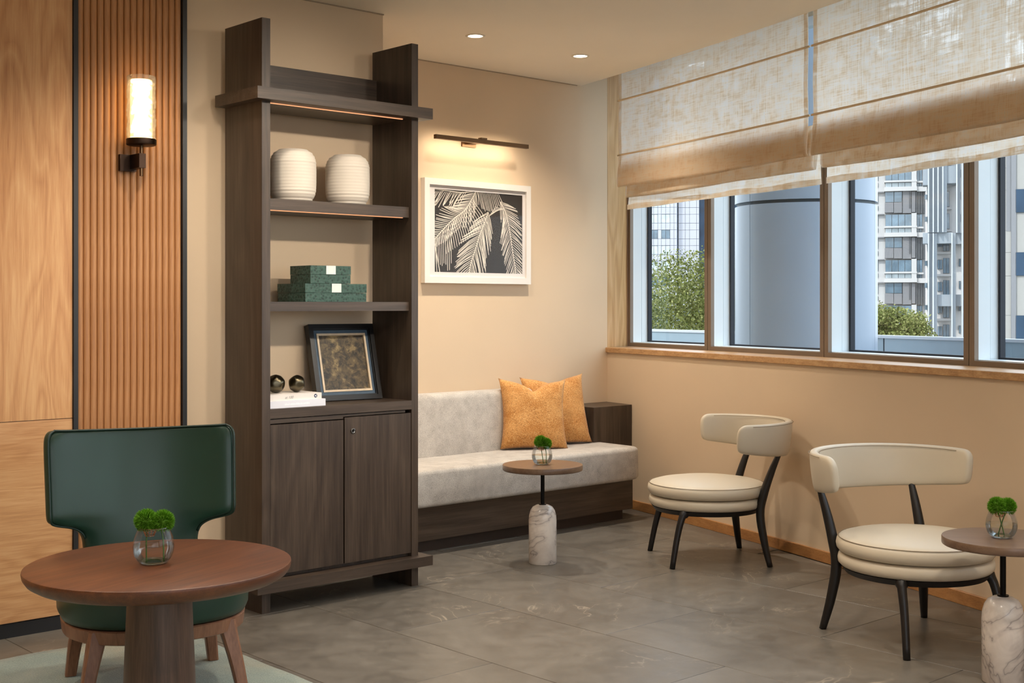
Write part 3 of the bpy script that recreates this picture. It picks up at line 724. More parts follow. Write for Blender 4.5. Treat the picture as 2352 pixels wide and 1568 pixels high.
obj('publisher_mark', bm, M['ink_navy'], bU)
bm = bmesh.new(); a = [bm.verts.new(v) for v in ((.098, -d-.0006, .0145), (.109, -d-.0006, .0195), (.106, -d-.0006, .0145), (.109, -d-.0006, .0095))]; bm.faces.new(a)
obj('publisher_mark_arrow', bm, M['ink_pale'], bU)
# faceted bronze balls
def facet_ball(x, y, z, r, label, rot):
    bm = bmesh.new(); bmesh.ops.create_icosphere(bm, subdivisions=1, radius=1)
    # dodecahedral pebble: dual of the icosahedron, softened
    bm.free(); bm = bmesh.new(); bmesh.ops.create_icosphere(bm, subdivisions=4, radius=1)
    ph = (1+5**.5)/2; nrm = [Vector(v).normalized() for v in ((0, 1, ph), (0, -1, ph), (0, 1, -ph), (0, -1, -ph), (1, ph, 0), (-1, ph, 0), (1, -ph, 0), (-1, -ph, 0), (ph, 0, 1), (-ph, 0, 1), (ph, 0, -1), (-ph, 0, -1))]
    R = Matrix.Rotation(rot, 3, Vector((.4, .8, .3)))
    nrm = [R @ n for n in nrm]
    for v in bm.verts:
        dv = v.co.normalized(); s = sum(max(0, dv.dot(n)/.87)**9 for n in nrm)**(1/9); v.co = dv/s*.93
    zmin = min(v.co.z for v in bm.verts)
    for v in bm.verts: v.co *= r
    o = obj('bronze_ball', bm, M['ball'], None, smooth=True); o.location = (x, y, z-zmin*r)
    tag(o, label, 'ornament', 'faceted bronze balls')
facet_ball(3.075, 4.975, .9522, .047, 'dark bronze faceted ball on the books, against the bookcase upright', .3)
facet_ball(3.180, 4.965, .9522, .044, 'dark bronze faceted ball on the books, beside the leaning frame', 1.1)

# ================================================================== SCONCE
sc = thing('wall_sconce', 'bronze wall sconce with wavy clear glass around a glowing frosted cylinder', 'wall lamp', (2.482, YW-.022, 1.90), 0, None, True)
sx, sy = 2.485, 5.095
obj('backplate', box(2.425, 2.50, YW-.040, YW-.0215, 1.925, 1.996), M['dark_bronze'], sc, bevel=.002, seg=1)
obj('arm', box(2.470, 2.500, sy-.012, YW-.040, 1.935, 1.996), M['dark_bronze'], sc, bevel=.002, seg=1)
obj('rod', lathe([(0, 0), (.0075, 0), (.0075, .13), (0, .13)], 16, sx, sy, 1.90), M['bronze'], sc, smooth=True, autos=.6)
obj('cup', lathe([(0, 0), (.055, 0), (.062, .003), (.063, .006), (.063, .026), (.061, .028), (0, .028)], 40, sx, sy, 2.03), M['dark_bronze'], sc, smooth=True, autos=.6)
rnd = random.Random(5)
def wv(a, h, k): return 1 + .05*math.sin(a*5+h*80)*math.sin(h*150+a*2) + .02*math.sin(a*9-h*90)
o = obj('wavy_glass', lathe([(.059, .0005)] + [(.0595, .005+.262*k/40) for k in range(41)] + [(.0565, .267)] + [(.0565, .267-.262*k/40) for k in range(41)], 56, sx, sy, 2.0585, wv), M['sconce_glass'], sc, smooth=True)
obj('frosted_shade', lathe([(.0, 0), (.045, 0), (.0455, .005), (.0455, .247), (.044, .251), (.0, .251)], 32, sx, sy, 2.0585), M['lamp_frost'], sc, smooth=True)

# ================================================================== ALCOVE: picture, picture light
pc = thing('palm_picture', 'white framed black-and-white palm frond print on the alcove wall', 'framed picture', (5.165, YB, 1.48), 0, None, True)
px0, px1, pz0, pz1, pyf = 4.725, 5.592, 1.482, 2.112, YB-.04
bm = bmesh.new(); fwid = .038
for a in ((px0, px0+fwid, pz0, pz1), (px1-fwid, px1, pz0, pz1), (px0+fwid, px1-fwid, pz0, pz0+fwid), (px0+fwid, px1-fwid, pz1-fwid, pz1)): BOX(bm, a[0], a[1], pyf, YB-.001, a[2], a[3])
obj('frame', bm, M['white_frame'], pc)
ix0, ix1, iz0, iz1 = 4.813, 5.533, 1.549, 2.05
bm = bmesh.new()
for a in ((px0+fwid, ix0, pz0+fwid, pz1-fwid), (ix1, px1-fwid, pz0+fwid, pz1-fwid), (ix0, ix1, pz0+fwid, iz0), (ix0, ix1, iz1, pz1-fwid)): BOX(bm, a[0], a[1], pyf+.016, pyf+.020, a[2], a[3])
obj('mat_board', bm, M['mat_board'], pc)
pr = obj('print', box(ix0-.004, ix1+.004, pyf+.021, pyf+.024, iz0-.004, iz1+.004), M['print_dark'], pc)
def clip(poly):
    def side(poly, f, inter):
        out = []
        for i in range(len(poly)):
            a, b = poly[i-1], poly[i]
            if f(b):
                if not f(a): out.append(inter(a, b))
                out.append(b)
            elif f(a): out.append(inter(a, b))
        return out
    for ax, v, s in ((0, 0, 1), (0, 1, -1), (1, 0, 1), (1, 1, -1)):
        f = lambda p: (p[ax]-v)*s >= 0
        def it(a, b):
            t = (v-a[ax])/(b[ax]-a[ax]); return (a[0]+(b[0]-a[0])*t, a[1]+(b[1]-a[1])*t)
        poly = side(poly, f, it)
        if len(poly) < 3: return []
    return poly
bm = bmesh.new(); rp = random.Random(11)
asp = (iz1-iz0)/(ix1-ix0)
def stroke(x0, y0, x1, y1, w0, w1):
    dx, dy = x1-x0, (y1-y0)*asp; L = math.hypot(dx, dy) or 1; nx, ny = -dy/L, dx/L
    q = [(x0+nx*w0, y0+ny*w0/asp), (x1+nx*w1, y1+ny*w1/asp), (x1+dx/L*w1*1.5, y1+dy/L*w1*1.5/asp), (x1-nx*w1, y1-ny*w1/asp), (x0-nx*w0, y0-ny*w0/asp)]
    q = clip(q)
    if len(q) >= 3:
        try: bm.faces.new([bm.verts.new((ix0+(ix1-ix0)*p[0], pyf+.0206-rp.random()*.0003, iz1-(iz1-iz0)*p[1])) for p in q])
        except ValueError: pass
def frond(spine, n, ll, lr, al, ar, drop=.3, w=.0030):
    """spine in picture fractions (x right, y down); leaflets hang from both sides"""
    P = spline([(a, b, 0) for a, b in spine], n+1)
    for a, b in zip(P, P[1:]): stroke(a.x, a.y, b.x, b.y, .004, .004)
    for i in range(n):
        a, b = P[i], P[i+1]; dx, dy = b.x-a.x, (b.y-a.y)*asp; base = math.atan2(dy, dx); t = i/n
        for sgn, L, an in ((1, lr, ar), (-1, ll, al)):
            if not L: continue
            l = L*(.55+.75*math.sin(math.pi*min(1, t*.8+.18)))*rp.uniform(.88, 1.08)
            g = base - sgn*math.radians(an)*rp.uniform(.9, 1.1)
            ex, ey = math.cos(g)*l, math.sin(g)*l
            ey += drop*l*.5
            mx, my = a.x+ex*.5+rp.uniform(-.004, .004), a.y+(ey*.42)/asp
            stroke(a.x, a.y, mx, my, w*.7, w); stroke(mx, my, a.x+ex, a.y+ey/asp, w, w*.75)
frond([(-.05, .0), (.12, .01), (.3, .02), (.42, .0)], 20, 0, 0, 60, 60)
for k in range(22):
    x = .0+.36*k/22; stroke(x, .01+.02*rp.random(), x-.05-.05*rp.random(), .15+.07*rp.random(), .0024, .0032)
frond([(.47, -.03), (.40, .12), (.33, .24), (.22, .34), (.10, .48), (-.02, .64)], 38, .15, .13, 44, 40, .0, .0031)
for k in range(20):          # long leaflets hanging from the big frond
    t_ = k/20; x = .10+.34*t_; y = .50-.42*t_; L = .30-.05*abs(t_-.5); stroke(x, y, x+.02+.09*t_, y+L*.55, .0022, .003); stroke(x+.02+.09*t_, y+L*.55, x+.03+.14*t_, y+L, .003, .0026)
for k in range(14):
    x = .48+.25*k/14; stroke(x, -.01, x+.05, .08+.16*math.sin(math.pi*(1-k/14)*.7)*rp.uniform(.85, 1.05), .0022, .003)
frond([(.60, .24), (.55, .40), (.50, .54), (.45, .72), (.40, .90), (.37, 1.1)], 34, .20, .22, 38, 38, .0, .0035)
frond([(.74, .10), (.80, .22), (.83, .34), (.86, .52), (.89, .74), (.92, .95), (.93, 1.1)], 40, .16, .16, 38, 42, .0, .0031)
for k in range(9): stroke(.02+.02*k, .60-.012*k, .025+.02*k, .88+.1*rp.random(), .0022, .003)
stroke(.0, .62, .06, 1.0, .003, .004); stroke(.01, .7, .03, 1.02, .003, .003)
for k in range(7): stroke(.79-.012*k, .19+.002*k, .68-.012*k, .17+.02*k, .0018, .0024)
o = obj('palm_fronds', bm, M['print_light'], pc); o['kind'] = 'stuff'
obj('glazing', box(px0+fwid, px1-fwid, pyf+.008, pyf+.0095, pz0+fwid, pz1-fwid), M['pic_glass'], pc)

pl = thing('picture_light', 'slim bronze bar picture light mounted above the palm print', 'picture light', (5.10, YB, 2.36), 0, None, True)
YLt = 5.88
obj('bar', box(4.722, 5.468, YLt-.012, YLt+.012, 2.333, 2.358), M['bronze'], pl, bevel=.001, seg=1)
obj('bracket', box(5.07, 5.118, YLt+.012, YB-.012, 2.34, 2.362), M['bronze'], pl, bevel=.001, seg=1)
obj('bracket_cap', box(5.07, 5.118, YLt-.016, YLt+.013, 2.3585, 2.368), M['bronze'], pl)
obj('wall_plate', box(5.04, 5.15, YB-.012, YB-.001, 2.325, 2.372), M['bronze'], pl)
ll = obj('lens', box(4.74, 5.45, YLt+.0122, YLt+.0135, 2.337, 2.352), emit('picture_lens', (1, .80, .55), 2.0), pl)
ld = bpy.data.lights.new('picture_light_glow', 'AREA'); ld.shape = 'RECTANGLE'; ld.size = .68; ld.size_y = .014; ld.energy = 1.7; ld.color = (1.0, .83, .62)
lo = bpy.data.objects.new('picture_light_glow', ld); COL.objects.link(lo); lo.location = (5.095, YLt+.0145, 2.338); lo.rotation_euler = (math.radians(38), 0, 0); attach(lo, pl)

# downlights
def downlight(x, y, label, e=DOWN_W, aim=None, cone=124):
    t = thing('downlight', label, 'downlight', (x, y, H-.004), 0, 'recessed ceiling downlights')
    obj('trim_ring', lathe([(.040, .0035), (.040, .0), (.052, -.0015), (.054, .001), (.054, .0038)], 32), M['ring'], t, smooth=True)
    obj('lens', lathe([(0, .002), (.040, .002)], 32), M['lens'], t)
    l = bpy.data.lights.new('downlight_beam', 'SPOT'); l.energy = e; l.color = LAMP; l.spot_size = math.radians(cone); l.spot_blend = .85; l.shadow_soft_size = .035 if not aim else .09
    o = bpy.data.objects.new('downlight_beam', l); COL.objects.link(o); o.parent = t; o.location = (0, 0, -.006)
    if aim: o.rotation_euler = (Vector(aim)-Vector((x, y, H-.01))).to_track_quat('-Z', 'Y').to_euler()
downlight(4.529, 5.288, 'recessed round ceiling downlight nearer the bookcase', DOWN_W*.85)
downlight(5.352, 5.297, 'recessed round ceiling downlight nearer the windows', DOWN_W*.85)
for x, y, k in ((3.9, 3.3, .35), (1.0, 3.0, .4), (2.2, 1.6, .9), (3.4, 1.2, .9), (.6, 1.2, 1.2), (.8, -.6, 1.2), (2.2, -.4, 1.2), (-1.2, 1.2, 1.2), (-1.6, 3.2, .8)):
    downlight(x, y, 'added unseen fill downlight out in the middle of the room', DOWN_W*k)  # extra lamps out of view, added to lift the ambient light
downlight(3.3, 4.15, 'added unseen fill downlight in front of the bookcase', DOWN_W*.5)  # added out of view to brighten vases and shelves from the front
downlight(2.9, 2.9, 'added unseen fill downlight over the open floor', DOWN_W*.5)  # added lamp, low enough in angle to reach under the shelves
for x in (4.4, 3.5, 2.7): downlight(x, 1.95, 'added unseen spot aimed at the bookcase shelves', DOWN_W*1.15, (3.3, 5.1, 1.5), 46)  # invented accents, split in three to brighten the shelf wall softly
downlight(1.9, 3.5, 'added unseen spot aimed at the slatted wall', DOWN_W*.35, (2.65, 5.2, 1.35), 60)  # invented accent to brighten the slats and the wall strip
for x in (2.5, 1.4, .3, -.8): downlight(x, 4.42, 'added unseen fill downlight washing the oak wall', DOWN_W*.5)  # row of added lamps lifting the dim panelled wall

# ================================================================== BANQUETTE
bq = thing('banquette', 'light grey woven banquette on a dark wood base in the alcove', 'bench', (4.9, 5.6, 0), 0, None, True)
def rounded(x0, x1, y0, y1, z0, z1, bev, seg=4):
    bm = box(x0, x1, y0, y1, z0, z1)
    bmesh.ops.bevel(bm, geom=bm.edges[:], offset=bev, segments=seg, affect='EDGES', profile=.5); return bm
obj('plinth', box(XC+.004, 5.925, 5.49, 5.85, 0, .068), M['kick'], bq)
obj('front_panel', box(XC+.004, 5.965, 5.44, 5.84, .068, .256), M['dark_h'], bq, bevel=.002, seg=1)
bm = bmesh.new(); poly = [(XC+.004, 5.375), (5.90, 5.365), (5.955, 5.385), (5.975, 5.43), (5.985, 5.74), (5.905, 5.76), (5.90, 5.93), (XC+.004, 5.93)]
PRISM(bm, poly, .257, .463); bmesh.ops.recalc_face_normals(bm, faces=bm.faces)
bmesh.ops.bevel(bm, geom=[e for e in bm.edges if abs(e.verts[0].co.z-e.verts[1].co.z) < .01 and min(v.co.y for v in e.verts) < 5.8], offset=.028, segments=5, affect='EDGES', profile=.5)
obj('seat_cushion', bm, M['sofa'], bq, smooth=True, autos=.9)
bm = bmesh.new(); YZPRISM(bm, [(5.815, .45), (5.86, .80), (5.885, .826), (5.97, .826), (YB-.004, .81), (YB-.004, .45)], XC+.004, 5.90)
bmesh.ops.bevel(bm, geom=[e for e in bm.edges if e.calc_face_angle(0) > .3], offset=.016, segments=3, affect='EDGES', profile=.5)
obj('back_cushion', bm, M['sofa'], bq, smooth=True, autos=.9)
o = obj('corner_console', prism([(5.906, 5.722), (OFF(5.73, -.004)[0], 5.722), (OFF(6.0, -.008)[0], YB-.004), (5.906, YB-.004)], 0, .689), M['dark_v'], None, bevel=.0015, seg=1)
tag(o, 'dark wood box table in the corner at the banquette\'s end', 'side table')

def cushion(label, x, y, z, rz, tilt, roll, sz=.43, chop=1.0):
    bm = bmesh.new(); n = 26; vs = {}
    for side in (1, -1):
        for i in range(n+1):
            for j in range(n+1):
                u, v = -1+2*i/n, -1+2*j/n
                if side == -1 and (i in (0, n) or j in (0, n)): vs[(side, i, j)] = vs[(1, i, j)]; continue
                pin = 1-.12*(1-v*v)**.8*abs(u)**3; pinv = 1-(.12 if v > 0 else .05)*(1-u*u)**.8*abs(v)**3
                X = u*pin; Z = v*pinv
                th = .37*((1-u**4)*(1-v**4))**.62
                Z -= chop*.27*math.exp(-(abs(u)/.26)**1.4)*max(0, v)**2.2          # karate-chop dent
                th *= 1-.45*chop*math.exp(-(u/.16)**2)*max(0, v)**2
                th += .012*math.sin(u*7+v*3)*(1-u*u)*(1-v*v)
                vs[(side, i, j)] = bm.verts.new((X*sz/2, -side*th*sz/2*.85, (Z+1)*sz/2))
    for side in (1, -1):
        for i in range(n):
            for j in range(n):
                f = [vs[(side, i, j)], vs[(side, i+1, j)], vs[(side, i+1, j+1)], vs[(side, i, j+1)]]
                bm.faces.new(f if side == 1 else f[::-1])
    o = obj('throw_pillow', bm, M['pillow'], None, smooth=True)
    o.location = (x, y, z); o.rotation_euler = (tilt, roll, rz); tag(o, label, 'cushion', 'orange throw pillows')
cushion('orange tweed throw pillow in front, nearer the bookcase', 5.36, 5.70, .463, math.radians(-26), math.radians(-13), math.radians(2), .44)
cushion('orange tweed throw pillow behind, nearer the corner', 5.66, 5.775, .463, math.radians(-18), math.radians(-14), math.radians(-2), .45, .75)

# ================================================================== CHAIRS AND TABLES
def lounge_chair(label, x, y, face):
    """round-seated chair with curved back band; local -y is the front"""
    rz = math.atan2(face[1], face[0]) + math.pi/2
    t = thing('lounge_chair', label, 'chair', (x, y, 0), rz, 'cream leather lounge chairs')
    # backrest band
    rx, ry, b0, th = .332, .318, .10, .044
    bm = bmesh.new(); na = 44; rings = []; seam = []; seam2 = []
    for i in range(na+1):
        u = -1+2*i/na; a = u*math.radians(97)
        c = Vector((rx*math.sin(a), b0+ry*math.cos(a), 0)); nrm = Vector((math.sin(a)/rx, math.cos(a)/ry, 0)).normalized()
        e = abs(u); zb = .556+.040*e**2; zt = .741+.004*math.cos(a)
        # rounded free ends
        end = min(1, (1-e)*rx*1.7/.05); k = math.sqrt(max(0, 1-(1-end)**2)) if end < 1 else 1
        k = .55+.45*k if end < 1 else 1
        zc = (zb+zt)/2; hh = (zt-zb)/2; zt2 = zc+hh*k; zb2 = zc-hh*(.7+.3*k); t2 = th/2*(.55+.45*k if end < 1 else 1)
        sec = [(-t2*.55, zb2), (t2*.55, zb2), (t2, zb2+.016), (t2, zt2-.016), (t2*.55, zt2), (-t2*.55, zt2), (-t2, zt2-.016), (-t2, zb2+.016)]
        rings.append([bm.verts.new(c+nrm*(o + (z-.6)*.12)+Vector((0, 0, z))) for o, z in sec])
        seam.append(c+nrm*(-t2*.98+(zt2-.012-.6)*.12)+Vector((0, 0, zt2-.010)))
        seam2.append(c+nrm*(t2*.98+(zt2-.012-.6)*.12)+Vector((0, 0, zt2-.010)))
    for A, B in zip(rings, rings[1:]):
        for k in range(8): bm.faces.new((A[k], A[(k+1) % 8], B[(k+1) % 8], B[k]))
    bm.faces.new(rings[0]); bm.faces.new(rings[-1][::-1]); bmesh.ops.recalc_face_normals(bm, faces=bm.faces)
    bk = obj('backrest', bm, M['cream'], t, smooth=True, subsurf=2)
    for sm in (seam, seam2):
        s = obj('stitched_seam', tube(sm[3:-3], .0014, 6), M['cream_seam'], None, smooth=True); s.parent = bk
    for sm in (0, -1):      # seam down each free end
        r = rings  # geometry already written; rebuild from seam ends
    # seat
    sc = obj('seat_cushion', lathe([(0, .347), (.275, .346), (.300, .350), (.310, .362), (.313, .378), (.309, .397), (.297, .4085), (.265, .418), (.19, .430), (.10, .437), (0, .439)], 64), M['cream'], t, smooth=True)
    s = obj('stitched_seam', tube([(.3035*math.cos(2*math.pi*k/64), .3035*math.sin(2*math.pi*k/64), .4065) for k in range(64)], .0016, 6, True), M['cream_seam'], None, smooth=True); s.parent = sc
    obj('seat_base', lathe([(0, .288), (.27, .288), (.293, .291), (.304, .302), (.306, .318), (.302, .334), (.290, .343), (.26, .346), (0, .346)], 64), M['cream'], t, smooth=True)
    obj('seat_frame', lathe([(.20, .270), (.262, .262), (.276, .264), (.293, .2875), (.20, .2875)], 56), M['black_wood'], t, smooth=True, autos=.7)
    for sx in (-1, 1):
        P = spline([(sx*.245, -.25, 0), (sx*.232, -.222, .15), (sx*.222, -.195, .25), (sx*.205, -.17, .285)], 12)
        obj('leg', tube(P, [.0145+.0065*(k/11)**1.2+(.006 if k > 8 else 0) for k in range(12)], 10), M['black_wood'], t, smooth=True)
        P = spline([(sx*.262, .262, 0), (sx*.238, .238, .13), (sx*.222, .222, .27), (sx*.226, .243, .38), (sx*.232, .280, .49), (sx*.238, .320, .585)], 24)
        obj('leg', tube(P, [.0145+.0085*max(0, math.sin(math.pi*min(1, k/21)))**.9 if k < 12 else .0125+.0105*max(0, math.sin(math.pi*min(1, k/23)))**.9 for k in range(24)], 10), M['black_wood'], t, smooth=True)
    return t
lounge_chair('cream leather lounge chair facing the banquette, its rounded back turned to the windows', 5.33, 4.33, (-.82, .575))
lounge_chair('cream leather lounge chair facing into the room behind the marble-based table', 4.684, 2.727, (-.35, -.94))

def side_table(label, x, y, rz):
    t = thing('side_table', label, 'side table', (x, y, 0), rz, 'marble-based side tables')
    obj('marble_base', lathe([(0, 0), (.070, 0), (.073, .003), (.073, .225), (.071, .250), (.064, .276), (.052, .294), (.034, .304), (.016, .307), (0, .307)], 48), M['marble'], t, smooth=True, autos=.9)
    obj('collar', lathe([(0, .306), (.020, .306), (.020, .311), (0, .311)], 24), M['black_metal'], t, smooth=True, autos=.6)
    obj('stem', lathe([(0, .311), (.0105, .311), (.0105, .487), (0, .487)], 20), M['black_metal'], t, smooth=True, autos=.6)
    obj('table_top', lathe([(0, .486), (.205, .486), (.209, .489), (.210, .492), (.210, .513), (.2085, .516), (0, .516)], 72), M['side_top'], t, smooth=True, autos=.5)
    return t
side_table('round-topped side table with a white marble base in front of the banquette', 4.600, 4.830, .4)
side_table('round-topped side table with a white marble base cropped at the photo\'s right', 4.375, 2.200, 2.1)

def bowl_of_flowers(label, x, y, z, s, spec, seed):
    t = thing('flower_bowl', label, 'vase', (x, y, z), 0, 'glass bowls of green flowers')
    rr = random.Random(seed)
    out = [(.030, 0), (.038, .003), (.049, .016), (.0555, .034), (.0565, .050), (.053, .070), (.0465, .088), (.041, .100)]
    P = spline([(r, h, 0) for r, h in out], 24); out = [(p.x*s, p.y*s) for p in P]
    obj('glass_bowl', lathe([(0, 0)] + out, 48), M['bowl'], t, smooth=True)
    obj('glass_foot', lathe([(0, .0006), (.030*s, .0006), (.036*s, .004), (.030*s, .0065), (0, .0065)], 40), M['clear_glass'], t, smooth=True)
    obj('rim', tube([(.041*s*math.cos(2*math.pi*k/40), .041*s*math.sin(2*math.pi*k/40), .1*s) for k in range(40)], .0013, 6, True), M['clear_glass'], t, smooth=True)
    wl = .052*s; wp = [(0, .0072)] + [(max(.002, r-.0016), h) for r, h in out if .0072 < h < wl] + [(.0548*s, wl), (0, wl)]
    obj('water', lathe(wp, 40), M['water'], t, smooth=True, autos=.6)
    cx_, cy_ = spec[0][0]*s*.5, spec[0][1]*s*.5
    bm = bmesh.new()
    for rr_, hh in ((.020, .096), (.016, .086), (.012, .077)): TUBE(bm, [(cx_+rr_*s*math.cos(2*math.pi*k/20), cy_+rr_*s*math.sin(2*math.pi*k/20), hh*s) for k in range(20)], .0008, 5, True)
    for k in range(10):
        a = 2*math.pi*k/10; TUBE(bm, [(cx_+.020*s*math.cos(a), cy_+.020*s*math.sin(a), .096*s), (cx_+.012*s*math.cos(a+.3), cy_+.012*s*math.sin(a+.3), .077*s)], .0008, 5)
    obj('wire_holder', bm, M['copper'], t, smooth=True)
    for (fx, fy, fz, r, bx, by) in spec:
        bm = bmesh.new()
        for k in range(1500):
            zt = rr.uniform(-.85, 1); a = rr.uniform(0, 2*math.pi); q = math.sqrt(1-zt*zt); d = Vector((q*math.cos(a), q*math.sin(a), zt))
            d2 = (d + Vector((rr.gauss(0, .14), rr.gauss(0, .14), rr.gauss(0, .14)+.12))).normalized()
            b0 = d*r*.45; tip = d*r*.5 + d2*r*rr.uniform(.44, .56); sv = d2.cross(Vector((rr.random(), rr.random(), rr.random()))).normalized()*r*.028; sw = d2.cross(sv).normalized()*r*.028
            m = b0.lerp(tip, .62)
            a0, a1, a2 = (bm.verts.new(m+v) for v in (sv, -sv*.5+sw, -sv*.5-sw)); tp = bm.verts.new(tip); bt = bm.verts.new(b0)
            for f in ((a0, a1, tp), (a1, a2, tp), (a2, a0, tp), (a1, a0, bt), (a2, a1, bt), (a0, a2, bt)): bm.faces.new(f)
        bmesh.ops.translate(bm, verts=bm.verts, vec=(fx*s, fy*s, fz*s))
        h = obj('flower_head', bm, M['moss'], t); h['kind'] = 'stuff'
        core = bmesh.new(); bmesh.ops.create_icosphere(core, subdivisions=2, radius=r*.62); bmesh.ops.translate(core, verts=core.verts, vec=(fx*s, fy*s, fz*s))
        c = obj('flower_core', core, M['moss'], None, smooth=True); c.parent = h
        obj('stem', tube(spline([(fx*s*.8, fy*s*.8, (fz-.02)*s), ((fx*.5+bx*.5)*s, (fy*.5+by*.5)*s, .06*s), (bx*s, by*s, .0085)], 10), .0021, 7), M['stem'], t, smooth=True)
    return t
# facing left/right in the photo runs along (.74,-.67)
rx_, ry_ = .7405, -.672
bowl_of_flowers('glass bowl of green flowers on the big round table', 1.779, 3.566, .5728, 1.08, [(-.019*rx_-.004, -.019*ry_-.004, .119, .038, -.02*rx_, -.02*ry_), (.024*rx_+.006, .024*ry_+.008, .115, .037, .028*rx_, .028*ry_)], 1)
bowl_of_flowers('glass bowl of green flowers on the side table by the banquette', 4.598, 4.832, .5165, .96, [(-.008*rx_, -.008*ry_, .122, .037, .0, -.01), (.026*rx_, .026*ry_+.006, .112, .033, .022*rx_, .022*ry_)], 2)
bowl_of_flowers('glass bowl of green flowers on the side table cropped at the right', 4.372, 2.204, .5165, .97, [(-.016*rx_, -.016*ry_, .115, .036, .010*rx_, .010*ry_), (.024*rx_+.008, .024*ry_+.008, .112, .035, .015, .02)], 3)

# big round pedestal table
rt = thing('round_table', 'round reddish-brown wooden table on a tapered pedestal, nearest the camera', 'table', (1.797, 3.563, .0125), math.radians(20))
obj('table_top', lathe([(0, .511), (.335, .511), (.362, .514), (.380, .525), (.390, .540), (.3925, .552), (.391, .558), (.387, .56), (0, .56)], 96), M['brown_top'], rt, smooth=True, autos=.7)
obj('pedestal', lathe([(0, 0), (.113, 0), (.115, .003), (.113, .02), (.096, .44), (.0945, .5108), (0, .5108)], 56), M['brown_leg'], rt, smooth=True, autos=.7)

# green wing chair
rot = math.radians(24)
vR = (math.sin(HEAD)*0+math.cos(HEAD), -math.sin(HEAD)); fD = (math.sin(HEAD), math.cos(HEAD))     # camera right / forward, on the floor
fx, fy = math.sin(rot)*vR[0]-math.cos(rot)*fD[0], math.sin(rot)*vR[1]-math.cos(rot)*fD[1]
gc = thing('green_chair', 'dark green leather wing-back chair with brown wooden legs, tucked behind the round table', 'chair', (2.075, 4.160, .0125), math.atan2(fy, fx)+math.pi/2)
zrows = [.30, .38, .45, .485, .505, .52, .532, .541, .549, .558, .575, .61, .66, .72, .78, .82, .845, .862, .872]
WZ = [(.30, .203), (.45, .205), (.485, .210), (.505, .220), (.52, .238), (.532, .264), (.541, .298), (.549, .322), (.558, .333), (.575, .337), (.82, .343), (.845, .341), (.862, .333), (.872, .318)]
def halfw(z):
    for (z0, w0), (z1, w1) in zip(WZ, WZ[1:]):
        if z0 <= z <= z1: return w0+(w1-w0)*(z-z0)/(z1-z0)
def gback(s, z): # s metres across; y back
    return .285 + .115*(z-.3)/.57*.9 - .95*s*s*(.35+.65*min(1, max(0, (z-.45)/.12)))
nu = 20; bm = bmesh.new(); F = []; B = []
for z in zrows:
    hw = halfw(z); f = []; b = []
    for i in range(nu+1):
        s = hw*(-1+2*i/nu); y = gback(s, z); e = max(0, 1-(hw-abs(s))/.03); th = .032-.012*min(1, e)
        slope = 1.9*s; nx, ny = slope, 1; k = math.hypot(nx, ny)
        zz = z + (.012*(abs(s)/.337)**2 if z > .8 else 0)
        f.append(bm.verts.new((s-nx/k*th, y-ny/k*th, zz))); b.append(bm.verts.new((s+nx/k*th, y+ny/k*th, zz)))
    F.append(f); B.append(b)
for j in range(len(zrows)-1):
    for i in range(nu):
        bm.faces.new((F[j][i], F[j][i+1], F[j+1][i+1], F[j+1][i])); bm.faces.new((B[j][i+1], B[j][i], B[j+1][i], B[j+1][i+1]))
    bm.faces.new((B[j][0], F[j][0], F[j+1][0], B[j+1][0])); bm.faces.new((F[j][nu], B[j][nu], B[j+1][nu], F[j+1][nu]))
for i in range(nu):
    bm.faces.new((B[0][i], B[0][i+1], F[0][i+1], F[0][i])); bm.faces.new((F[-1][i], F[-1][i+1], B[-1][i+1], B[-1][i]))
pip = [[v.co.copy() for v in side] for side in ([F[j][0] for j in range(3, len(zrows))], F[-1], [F[j][nu] for j in range(len(zrows)-1, 2, -1)])]
bmesh.ops.recalc_face_normals(bm, faces=bm.faces)
gb = obj('backrest', bm, M['green'], gc, smooth=True, subsurf=2)
path = []
for sg in pip:
    for p in sg: path.append(p + Vector((0, -.001, 0)))
o = obj('piping', tube(spline(path, 160), .0042, 8), M['green_pipe'], None, smooth=True); o.parent = gb
def sqr(a, r, p=2.6): c, s = abs(math.cos(a)), abs(math.sin(a)); return r/((c**p+s**p)**(1/p))
def squircle(prof, seg=64, p=2.4):
    bm = bmesh.new(); LATHE(bm, prof, seg, 0, 0, 0, lambda a, h, k: sqr(a, 1, p)); bmesh.ops.recalc_face_normals(bm, faces=bm.faces); return bm
obj('seat_cushion', squircle([(0, .271), (.290, .271), (.310, .277), (.320, .300), (.322, .345), (.320, .375), (.308, .402), (.285, .418), (.2, .428), (0, .432)]), M['green'], gc, smooth=True)
obj('seat_rail', squircle([(.20, .226), (.296, .222), (.304, .226), (.309, .266), (.303, .2705), (.20, .2705)]), M['chair_wood'], gc, smooth=True, autos=.6)
for sx, sy in ((-1, -1), (1, -1), (-1, 1), (1, 1)):
    k = .262 if sy < 0 else .255
    P = spline([(sx*k, sy*k, 0), (sx*.240, sy*.240, .12), (sx*.222, sy*.222, .20), (sx*.208, sy*.208, .265)], 14)
    bm = bmesh.new(); R = [.019+.012*(i/13)**1.0 for i in range(14)]
    rings = []
    for p, r in zip(P, R):
        rings.append([bm.verts.new(p+Vector((a*r, b*r, 0))) for a, b in ((-1, -.72), (-.72, -1), (.72, -1), (1, -.72), (1, .72), (.72, 1), (-.72, 1), (-1, .72))])
    for A, B2 in zip(rings, rings[1:]):
        for q in range(8): bm.faces.new((A[q], A[(q+1) % 8], B2[(q+1) % 8], B2[q]))
    bm.faces.new(rings[0]); bm.faces.new(rings[-1][::-1]); bmesh.ops.recalc_face_normals(bm, faces=bm.faces)
    obj('leg', bm, M['chair_wood'], gc, smooth=True, autos=.7)

